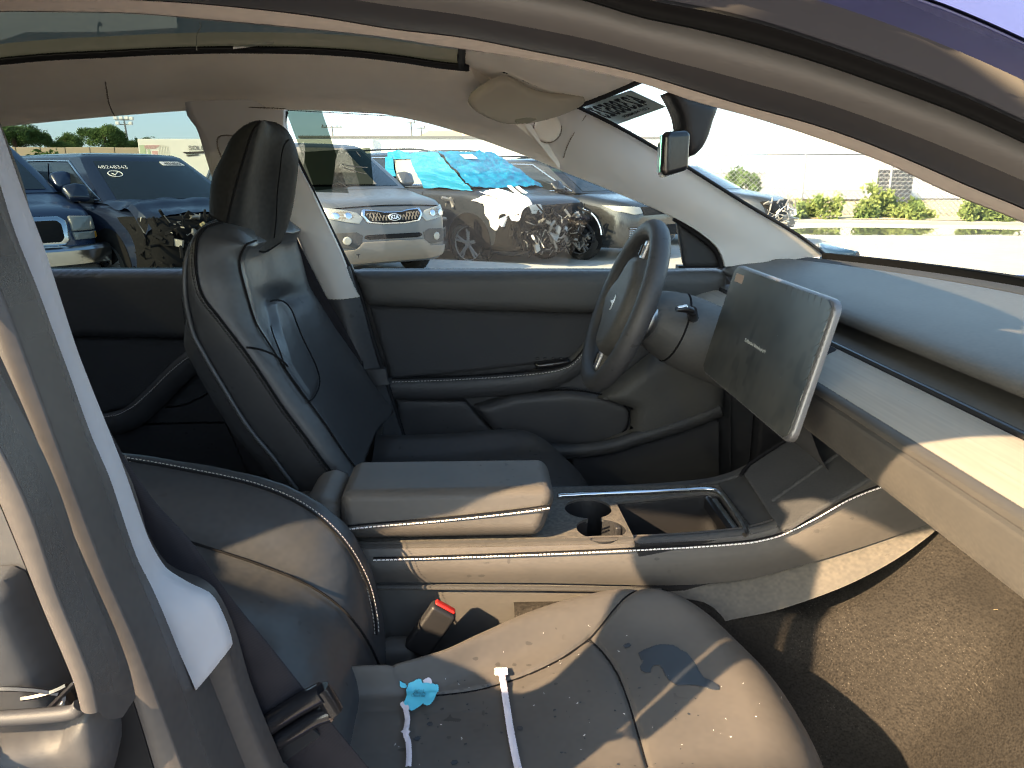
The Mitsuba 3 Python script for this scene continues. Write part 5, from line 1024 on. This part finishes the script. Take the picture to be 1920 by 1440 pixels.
# silver crossover, grille and badge
kia = Suv('silver_crossover', [*at(738, 430, 8.4)[:2], -.02], 36, 'paint_silver', 'dusty silver crossover with a dark mesh grille, seen through the driver window', W=1.885, H=1.71)
kia.shell(); kia.mirror(0, -1); kia.mirror(1, 1); kia.wheel(0, -.95, -1, arch_m='cladding'); kia.wheel(1, -3.65, -1, arch_m='cladding'); kia.wheel(2, -.95, 1, arch_m='cladding')
gr = [(-.36, .885), (-.20, .872), (-.12, .855), (.12, .855), (.20, .872), (.36, .885), (.385, .83), (.33, .755), (.14, .735), (-.14, .735), (-.33, .755), (-.385, .83)]
kia.face('grille_frame', [(a*1.09, .81+(b-.81)*1.22) for a, b in gr][::-1], 'chrome', .024, .01, off=.004); kia.face('grille', gr[::-1], 'wreck_dark', .03, .004, off=.004)
ms = []
for k in range(-9, 10):
    for sg in (-1, 1):
        p = [(k*.045+sg*t*.075, .735+t*.15) for t in np.linspace(0, 1, 6)]; p = np.array([q for q in p if Polygon(gr).buffer(-.012).contains(Point(q))])
        if len(p) > 1: ms.append(tube(np.column_stack([kia.fr(p[:, 0], p[:, 1])+.036, p]), .005, 5))
kia.put('grille_mesh', cat(ms), 'dusty_plastic', kind='stuff')
ov = [(.085*math.cos(t), .80+.042*math.sin(t)) for t in np.linspace(0, 2*np.pi, 32, endpoint=False)]
kia.face('badge', ov, 'silver_badge', .05, .004, .02); kia.face('badge_field', [(a*.88, .80+(b-.80)*.82) for a, b in ov], 'wreck_dark', .0515, .001, .02)
kia.put('badge_letters', text_on('KIA', lambda a, b, c: np.column_stack([kia.fr(-.055+.11*a, .778+.044*b)+.052+.003*c, -.055+.11*a, .778+.044*b]), bold=True), 'silver_badge', False)
for i, sg in enumerate((-1, 1)):
    hl = [(.40, .80), (.47, .865), (.66, .905), (.86, .93), (.875, .86), (.80, .80), (.60, .755), (.46, .735)]; hl = [(a*sg, b) for a, b in hl]
    kia.face(num('headlight', i), hl, 'lamp_lens', .014, .006, off=.002); kia.face(num('headlight__rim', 0).replace('headlight', num('headlight', i)), [(sg*(.63+.13*math.cos(t)), .82+.012+.055*math.sin(t)) for t in np.linspace(0, 6.2, 20)], 'dusty_plastic', .016, .003)
    for j, cx in enumerate((.58, .72)): kia.face(f'{num("headlight", i)}__{num("lamp", j)}', [(sg*(cx+.045*math.cos(t)), .83+.042*math.sin(t)) for t in np.linspace(0, 6.2, 20)], 'chrome', .022, .012, .015)
    kia.face(num('fog_recess', i), [(sg*a, b) for a, b in ((.42, .60), (.50, .64), (.74, .635), (.80, .56), (.76, .47), (.52, .455), (.44, .50))], 'cladding', .010, .004, off=.002)
    kia.face(num('fog_lamp', i), [(sg*(.62+.05*math.cos(t)), .545+.05*math.sin(t)) for t in np.linspace(0, 6.2, 20)], 'lamp_lens', .03, .015, .015)
kia.face('lower_intake', [(-.38, .60), (.38, .60), (.40, .565), (.34, .545), (-.34, .545), (-.40, .565)][::-1], 'wreck_dark', .012, .003, off=.002)
kia.face('bumper_skirt', [(-.84, .42), (-.52, .44), (-.42, .52), (.42, .52), (.52, .44), (.84, .42), (.84, .30), (.5, .26), (-.5, .26), (-.84, .30)][::-1], 'dusty_plastic', .02, .008)
kia.put('hood_seam', tube(np.column_stack([kia.fr(np.linspace(-.80, .80, 40), .935-.03*np.abs(np.linspace(-1, 1, 40))**2)+.003, np.linspace(-.80, .80, 40), .935-.03*np.abs(np.linspace(-1, 1, 40))**2]), .006, 5), 'seam_black')
kia.put('film_scrap', kia.patch('front', .1, .72, .08, .95, .02), 'dusty_plastic', True)
# dark crossover with the crushed front, at the left
dk = Suv('dark_crossover', at(425, 420, 8.2), 50, 'paint_navy', 'dark navy crossover with a crushed front and a lot number written on its windshield', W=1.89, H=1.70)
dk.shell(); dk.mirror(0, -1, 1.15); dk.mirror(1, 1); dk.wheel(0, -3.6, -1); dk.wheel(1, -.95, -1)
dk.put('lot_number', text_on('48248343', lambda a, b, c: dk.gh('front', .05+.24*a, .72+.07*b, .010+.002*c)), 'cloth_white', False)
tt = np.linspace(0, 2*np.pi, 30, endpoint=False); dk.put('lot_mark', cat([tube(dk.gh('front', .15+.055*np.cos(tt), .60+.065*np.sin(tt), .012), .006, 5, loop=True), tube(dk.gh('front', np.array([.125, .145, .18]), np.array([.61, .575, .64]), .012), .006, 5)]), 'cloth_white', kind='stuff')
dk.put('lot_sticker', dk.poly('front', [(.66, .80), (.93, .80), (.90, .89), (.65, .89)], .008), 'cloth_white', False)
dk.put('lot_sticker__number', text_on('48248343', lambda a, b, c: dk.gh('front', .69+.20*a, .815+.055*b, .0155+.002*c), bold=True), 'letter_dark', False)
dk.face('crushed_core', [(-.92, .98), (-.10, .99), (.10, .90), (.0, .60), (-.3, .34), (-.92, .32)][::-1], 'wreck_dark', .05, .02, .05)
dk.debris('bent_part', [-.02, -.92, .32], [.14, .05, .98], 110, 'wreck_dark', 3); dk.debris('bent_bracket', [.0, -.9, .45], [.14, .1, 1.0], 40, 'wreck_metal', 4, (.04, .2), (.004, .010)); dk.debris('broken_foam', [.04, -.85, .6], [.14, -.3, .95], 3, 'foam_yellow', 5, (.05, .12), (.02, .035))
for i, z in enumerate((.86, .81, .76)): yy_ = np.linspace(-.15, .55, 14); dk.put(num('grille_bar', i), tube(np.column_stack([dk.fr(yy_, yy_*0+z)+.03-.05*(i == 0), yy_, z+.03*np.sin(yy_*4)]), .016, 6, flat=.7), 'chrome')
dk.face('grille', [(-.2, .90), (.58, .90), (.55, .70), (-.15, .70)][::-1], 'wreck_dark', .015, .004)
t_ = np.array([(-.30, .56), (.45, .54), (.48, .44), (.40, .40), (-.28, .41), (-.36, .48)]); t_ = resample(np.vstack([t_, t_[:1]]), 50)[:-1]; dk.put('fog_frame', tube(np.column_stack([dk.fr(t_[:, 0], t_[:, 1])+.03, t_]), .011, 6, loop=True), 'satin_metal'); dk.face('intake', [(a*.97, .48+(b-.48)*.9) for a, b in t_][::-1], 'dusty_plastic', .01, .003, off=.004)
x = np.linspace(-.15, -1.1, 16); y_ = np.linspace(-.88, .55, 26); Xg, Yg2 = np.meshgrid(x, y_, indexing='ij'); Zg = dk.tp(Xg, Yg2)+.035+.07*np.exp(-((Xg+.55)/.12)**2)*(Yg2 < .2)+.05*(meshkit.fbm(np.stack([Xg*5, Yg2*5, 0*Xg], -1), 3)-.5)
dk.put('buckled_hood', sheet(np.stack([Xg, Yg2, Zg], -1)), 'paint_navy', 25)
# crossover wrapped in blue film with its front torn off
at_ = Suv('wrapped_crossover', at(1045, 420, 11.1), 46, 'paint_grey', 'grey crossover with blue plastic film over its windshield and the front bumper torn off', L=5.0, W=1.98, H=1.80, belt=1.21)
at_.shell(); at_.rails(); at_.wheel(0, -.98, -1, .385, .265, .12); at_.wheel(1, -3.9, -1, .385, .265); at_.wheel(2, -.98, 1, .385, .265)
wrk = lambda g, u, v: g+np.array([.5, -.3, .5])*(.16*(meshkit.fbm(np.stack([u*9+v*5, v*7-u*3, 0*u], -1), 4, 5)-.35))[..., None]
at_.put('blue_film', at_.patch('front', -.02, 1.03, -.02, 1.06, .03, 60, wrk), 'cyan_film', 9, label='crinkled blue plastic film taped over the windshield')
at_.put('blue_film_001', at_.patch('right', .72, 1.02, -.06, 1.06, .03, 40, wrk), 'cyan_film', 9); at_.put('blue_film_002', at_.patch('right', .50, .74, .86, 1.10, .04, 26, wrk), 'cyan_film', 20); at_.put('blue_film_003', at_.patch('right', .48, .56, .30, .95, .05, 20, wrk), 'cyan_film', 20)
at_.put('cracked_pane', at_.patch('right', .56, .73, .10, .86, .018, 8), 'lamp_lens', True); at_.put('film_label', at_.poly('front', [(.20, .76), (.38, .76), (.37, .90), (.19, .90)], .075), 'cloth_white', False)
at_.face('torn_core', [(-.97, .80), (-.62, .97), (.88, .99), (.92, .30), (-.97, .30)][::-1], 'wreck_dark', .03, .02, .05); at_.debris('bent_part', [.0, -.95, .28], [.16, .88, .92], 130, 'wreck_dark', 7); at_.debris('bent_bracket', [.02, -.8, .32], [.18, .5, .85], 64, 'wreck_metal', 8, (.05, .28), (.004, .011)); at_.debris('dangling_part', [.0, -.6, .22], [.14, .8, .5], 24, 'dusty_plastic', 9)
at_.face('headlight', [(-.64, .98), (-.36, .99), (-.32, .88), (-.44, .83), (-.64, .85)][::-1], 'lamp_lens', .03, .012); at_.face('headlight_001', [(.62, .90), (.86, .93), (.84, .80), (.66, .79)][::-1], 'lamp_lens', .03, .012)
yy_ = np.linspace(-.60, -.05, 8)
for i in range(7): at_.put(num('grille_slat', i), box([at_.fr(-.5+i*.065, .70)+.05, -.5+i*.065, .70], [.02, .022, .12]), 'wreck_metal')
at_.put('bumper_beam', tube(np.column_stack([at_.fr(np.linspace(-.6, .8, 12), .5)+.04, np.linspace(-.6, .8, 12), np.full(12, .52)]), .035, 8), 'wreck_dark')
cu = np.linspace(-.98, -.55, 18); cv = np.linspace(-.05, -.75, 20); A, B = np.meshgrid(cv, cu, indexing='ij'); cz_ = at_.tp(A, np.clip(B, -.88, 0))+.03+.03*meshkit.fbm(np.stack([A*9, B*9, 0*A], -1), 3)
at_.put('white_cloth', sheet(np.stack([A, B, cz_], -1)), 'cloth_white', 30)
at_.put('white_cloth_001', pillow(np.array([(-.16, 1.10), (-.70, 1.12), (-.88, 1.04), (-.66, 1.0), (-.60, .84), (-.50, .70), (-.40, .60), (-.33, .72), (-.27, .66), (-.22, .82), (-.10, .90)]), .02, .012, .03, lambda a, b, d: .03*np.sin(a*38)*np.cos(b*9)+.02, lambda a, b, c: np.column_stack([a, at_.sd(a, b)-c-.01, b])), 'cloth_white', 40)
for i, yb in enumerate((-.42, -.25)): at_.put(f'white_cloth_{i+2:03d}', tube(np.column_stack([np.linspace(-.45, -1.05, 12), np.linspace(yb, yb+.42, 12), at_.tp(np.linspace(-.45, -1.05, 12), np.linspace(yb, yb+.42, 12))+.03]), .04, 8, flat=.3), 'cloth_white')
dt = at_.debris('torn_fender', [-1.55, -1.0, .5], [-1.25, -.92, 1.05], 10, 'wreck_metal', 12, (.1, .35), (.01, .03), False)
# black crossover right of it
vw = Suv('black_crossover', at(1235, 400, 12.2), 46, 'paint_black', 'black crossover with large bright wheels, partly behind the steering wheel', W=1.93, H=1.70)
vw.shell(); vw.rails(); vw.mirror(0, -1); vw.wheel(0, -.95, -1, .385, .285); vw.wheel(1, -3.8, -1, .385, .285)
x = np.linspace(-1.42, -.46, 24); vw.put('arch_lip', tube(np.column_stack([-.95+.46*np.cos(np.linspace(.1, 3.04, 24)), np.full(24, -vw.W/2-.006), .40+.46*np.sin(np.linspace(.1, 3.04, 24))]), .016, 6), 'chrome')
vw.face('headlight', [(-.92, .93), (-.52, .90), (-.50, .80), (-.70, .78), (-.90, .84)][::-1], 'lamp_lens', .02, .008); vw.face('grille', [(-.48, .90), (.48, .90), (.46, .76), (-.46, .76)][::-1], 'wreck_dark', .012, .004); vw.face('lower_grille', [(-.80, .58), (.8, .58), (.7, .40), (-.7, .40)][::-1], 'wreck_dark', .012, .004)
for i in range(5): yy_ = np.linspace(-.78, -.30, 6); vw.put(num('grille_bar', i), tube(np.column_stack([vw.fr(yy_, yy_*0+.42+.035*i)+.016, yy_, yy_*0+.42+.035*i]), .007, 5), 'chrome')
# wreck seen through the windshield
wk = Suv('stripped_wreck', at(1470, 400, 14.5), 58, 'paint_grey', 'stripped wreck with a missing front end, seen through the windshield by the fence', W=1.85, H=1.62)
wk.shell(); wk.wheel(0, -1.0, -1, arch_m='wreck_dark'); wk.face('torn_core', [(-.85, .92), (.85, .92), (.8, .3), (-.8, .3)][::-1], 'wreck_dark', .03, .02, .05); wk.debris('bent_part', [.0, -.85, .3], [.15, .85, .95], 70, 'wreck_metal', 21); wk.debris('hanging_trim', [.0, -.85, .2], [.15, .85, .9], 40, 'paint_white', 22, (.05, .25), (.005, .014))
# full size pickup at the left edge
pk = Suv('pickup_truck', at(15, 420, 7.2), 46, 'paint_blue_dark', 'dark blue pickup truck with a chrome bumper and square headlight at the left edge', L=5.4, W=2.0, H=1.86, belt=1.22, cat_='pickup truck')
pk.shell(); pk.mirror(0, 1, 1.5); pk.wheel(0, -1.0, 1)
pk.face('grille_surround', [(-.62, 1.0), (.50, 1.0), (.56, .95), (.56, .74), (.50, .69), (-.62, .69)][::-1], 'chrome', .05, .02); pk.face('grille', [(-.58, .96), (.46, .96), (.50, .92), (.50, .77), (.46, .73), (-.58, .73)][::-1], 'wreck_dark', .052, .004)
pk.face('headlight', [(.60, 1.00), (.97, .98), (.97, .84), (.60, .84)][::-1], 'lamp_lens', .05, .012); pk.face('turn_signal', [(.60, .825), (.97, .825), (.96, .745), (.62, .745)][::-1], 'lamp_lens', .05, .012); pk.face('turn_signal__amber_end', [(.86, .82), (.965, .82), (.955, .75), (.86, .75)][::-1], 'amber', .053, .01)
bx_ = np.linspace(-.95, 1.0, 30); bp = np.column_stack([.10-.22*np.abs(bx_/1.0)**3, bx_, np.full(30, .58)])
sec = np.array([[-.06, .11], [.05, .10], [.09, .06], [.085, -.02], [.06, -.09], [-.06, -.12]]); pk.put('bumper', loft(np.stack([np.column_stack([p[0]+sec[:, 0], np.full(6, p[1]), p[2]+sec[:, 1]]) for p in bp])), 'chrome', 40)
pk.put('valance', box([-.08, 0, .38], [.2, 1.7, .18], .05), 'cladding')
# white-roofed vehicle and an old tan vehicle behind the pickup
wt = Suv('white_crossover', at(30, 380, 13.5), 44, 'paint_white', 'white roofed crossover between the pickup and the dark crossover', W=1.85, H=1.66); wt.shell()
wt.put('lot_mark', cat([tube(wt.gh('right', cu_+.045*np.cos(tt), cv_+.11*np.sin(tt), .014), .008, 5, loop=True) for cu_, cv_ in ((.80, .6), (.84, .35))]), 'cloth_white', kind='stuff')
plain('paint_tan', (.33, .27, .18), .5)
old = Suv('tan_van', at(-60, 380, 19), 30, 'paint_tan', 'old tan vehicle with a rounded roof far behind the pickup', W=1.9, H=2.05, belt=1.25, cat_='van'); old.shell()

# ---------------- beyond the windshield: kerb, puddle, weeds, fence, white truck
def line_y(px, py): return P(px, py, z=0)
ka, kb = P(1440, 417, z=Z0), P(1990, 424, z=Z0); kd = (kb-ka)/np.linalg.norm(kb-ka); kn = np.array([-kd[1], kd[0], 0])
ka[2] = kb[2] = 0
kk = resample(np.stack([ka-kd*12, kb+kd*14]), 60, False)
sec = np.array([[0, 0], [.02, .07], [.04, .085], [.55, .09], [.57, 0]])
add('kerb', loft(np.stack([p+np.outer(sec[:, 0], kn)+np.outer(sec[:, 1]+Z0, [0, 0, 1]) for p in kk])), 'lot_concrete', 30, kind='structure')
def dirt_fn(p, n, uv): return mix((.26, .22, .15), (.40, .36, .26), fb(p.x*1.5, p.y*1.5, 0, 4))
textured('dry_soil', dirt_fn, 1.0, spec=.0)
vb = np.stack([np.stack([p+kn*t+[0, 0, Z0+.10+.012*t] for t in np.linspace(.5, 14, 6)]) for p in kk]); add('verge', sheet(vb), 'dry_soil', True, kind='structure')
plain('wet', (.05, .055, .05), .04, spec=.9)
pl = [P(a, b, z=Z0) for a, b in ((1465, 431), (1560, 427), (1700, 428), (1840, 430), (1990, 434), (1990, 440), (1900, 442), (1860, 440), (1760, 441), (1640, 441), (1520, 440), (1470, 437))]
pl = resample(np.array(pl+pl[:1])[:, :2], 60)[:-1]; add('puddle', pillow(pl, .006, .003, .4, None, lambda a, b, c: np.column_stack([a, b, c+Z0])), 'wet', True, kind='structure')
fk = lambda s_, z: ka+kd*s_+kn*2.2+np.array([0, 0, z+Z0])
smax = np.linalg.norm(kb-ka)
tag('chain_link_fence', 'chain link fence along the kerb behind the weeds', 'fence')
posts = np.arange(-4, smax+6, 2.6)
for i, s_ in enumerate(posts): add(num('chain_link_fence__post', i), tube(np.stack([fk(s_, 0), fk(s_, 2.05)]), .035, 8), 'satin_metal')
add('chain_link_fence__top_rail', tube(np.stack([fk(posts[0], 2.0), fk(posts[-1], 2.0)]), .022, 6), 'satin_metal')
ms = []; st_ = .16
for s_ in np.arange(posts[0]-2, posts[-1], st_):
    for sg in (1, -1):
        a, b = (s_, s_+1.9) if sg > 0 else (s_+1.9, s_); ms.append(tube(np.stack([fk(a, .1)+kn*.02*sg, fk(b, 2.0)+kn*.02*sg]), .009, 4))
add('chain_link_fence__mesh_wire', cat(ms), 'satin_metal', kind='stuff')
wl_s = [('weed_clump', 1440, 372, 412, 90, 17.6, 'pale green weeds along the kerb beside the stripped wreck', 31), ('weed_clump_001', 1540, 365, 412, 110, 19.0, 'yellow green weeds along the kerb in the middle of the windshield view', 32), ('weed_clump_002', 1645, 345, 412, 80, 20.2, 'tall weed climbing the fence left of the dark shutter', 33), ('weed_clump_003', 1780, 340, 416, 110, 21.0, 'bright green bush on the kerb, largest of the weeds', 34), ('weed_clump_004', 1715, 375, 412, 60, 20.6, 'yellowish dry weeds below the dark shutter', 35), ('weed_clump_005', 1880, 400, 416, 60, 21.6, 'low green weeds right of the large bright bush', 36)]
kin = lambda px: None
for k_, px, a, b, w_px, y_, lb_, sd_ in wl_s:
    q = P(px, b, z=Z0+.12); weed(k_, px, a, b, w_px, q[1]+1.2, lb_, sd_, 1500, size=.075)
weed('shrub', 1385, 318, 352, 70, 30, 'pale green shrub beyond the stripped wreck', 41, 900, 'leaf_mid', 'shrub', .13)
# white box truck and dark shutter behind the fence
q0, q1 = P(1500, 330, y=32), P(1700, 330, y=32)
add('white_truck__box', box([(q0[0]+q1[0])/2, 34, 1.9], [q1[0]-q0[0], 4, 2.6], .05), 'paint_white'); add('white_truck__side_rail', box([(q0[0]+q1[0])/2, 31.95, .62], [q1[0]-q0[0], .12, .14], .03), 'trailer_white'); tag('white_truck', 'white box truck parked behind the chain link fence', 'truck')
q0, q1 = P(1648, 318, y=30), P(1705, 384, y=30)
plain('shutter_grey', (.045, .05, .06), .6)
tag('dark_shutter', 'dark grey shutter door behind the fence right of the white truck', 'shutter door')
for i in range(9): add(num('dark_shutter__slat', i), box([(q0[0]+q1[0])/2, 30+.0, q1[2]+(q0[2]-q1[2])*(i+.5)/9], [q1[0]-q0[0], .08, (q0[2]-q1[2])/9-.015], .012), 'shutter_grey')
q0, q1 = P(1700, 330, y=38), P(2100, 330, y=38)
add('white_shed__wall', box([(q0[0]+q1[0])/2, 40, 1.7], [q1[0]-q0[0], 4, 3.4], .05), 'paint_white'); add('white_shed__eave', box([(q0[0]+q1[0])/2, 38, 3.45], [q1[0]-q0[0]+.4, .5, .12], .02), 'dusty_plastic'); tag('white_shed', 'white shed wall behind the bright bush at the right', 'building')
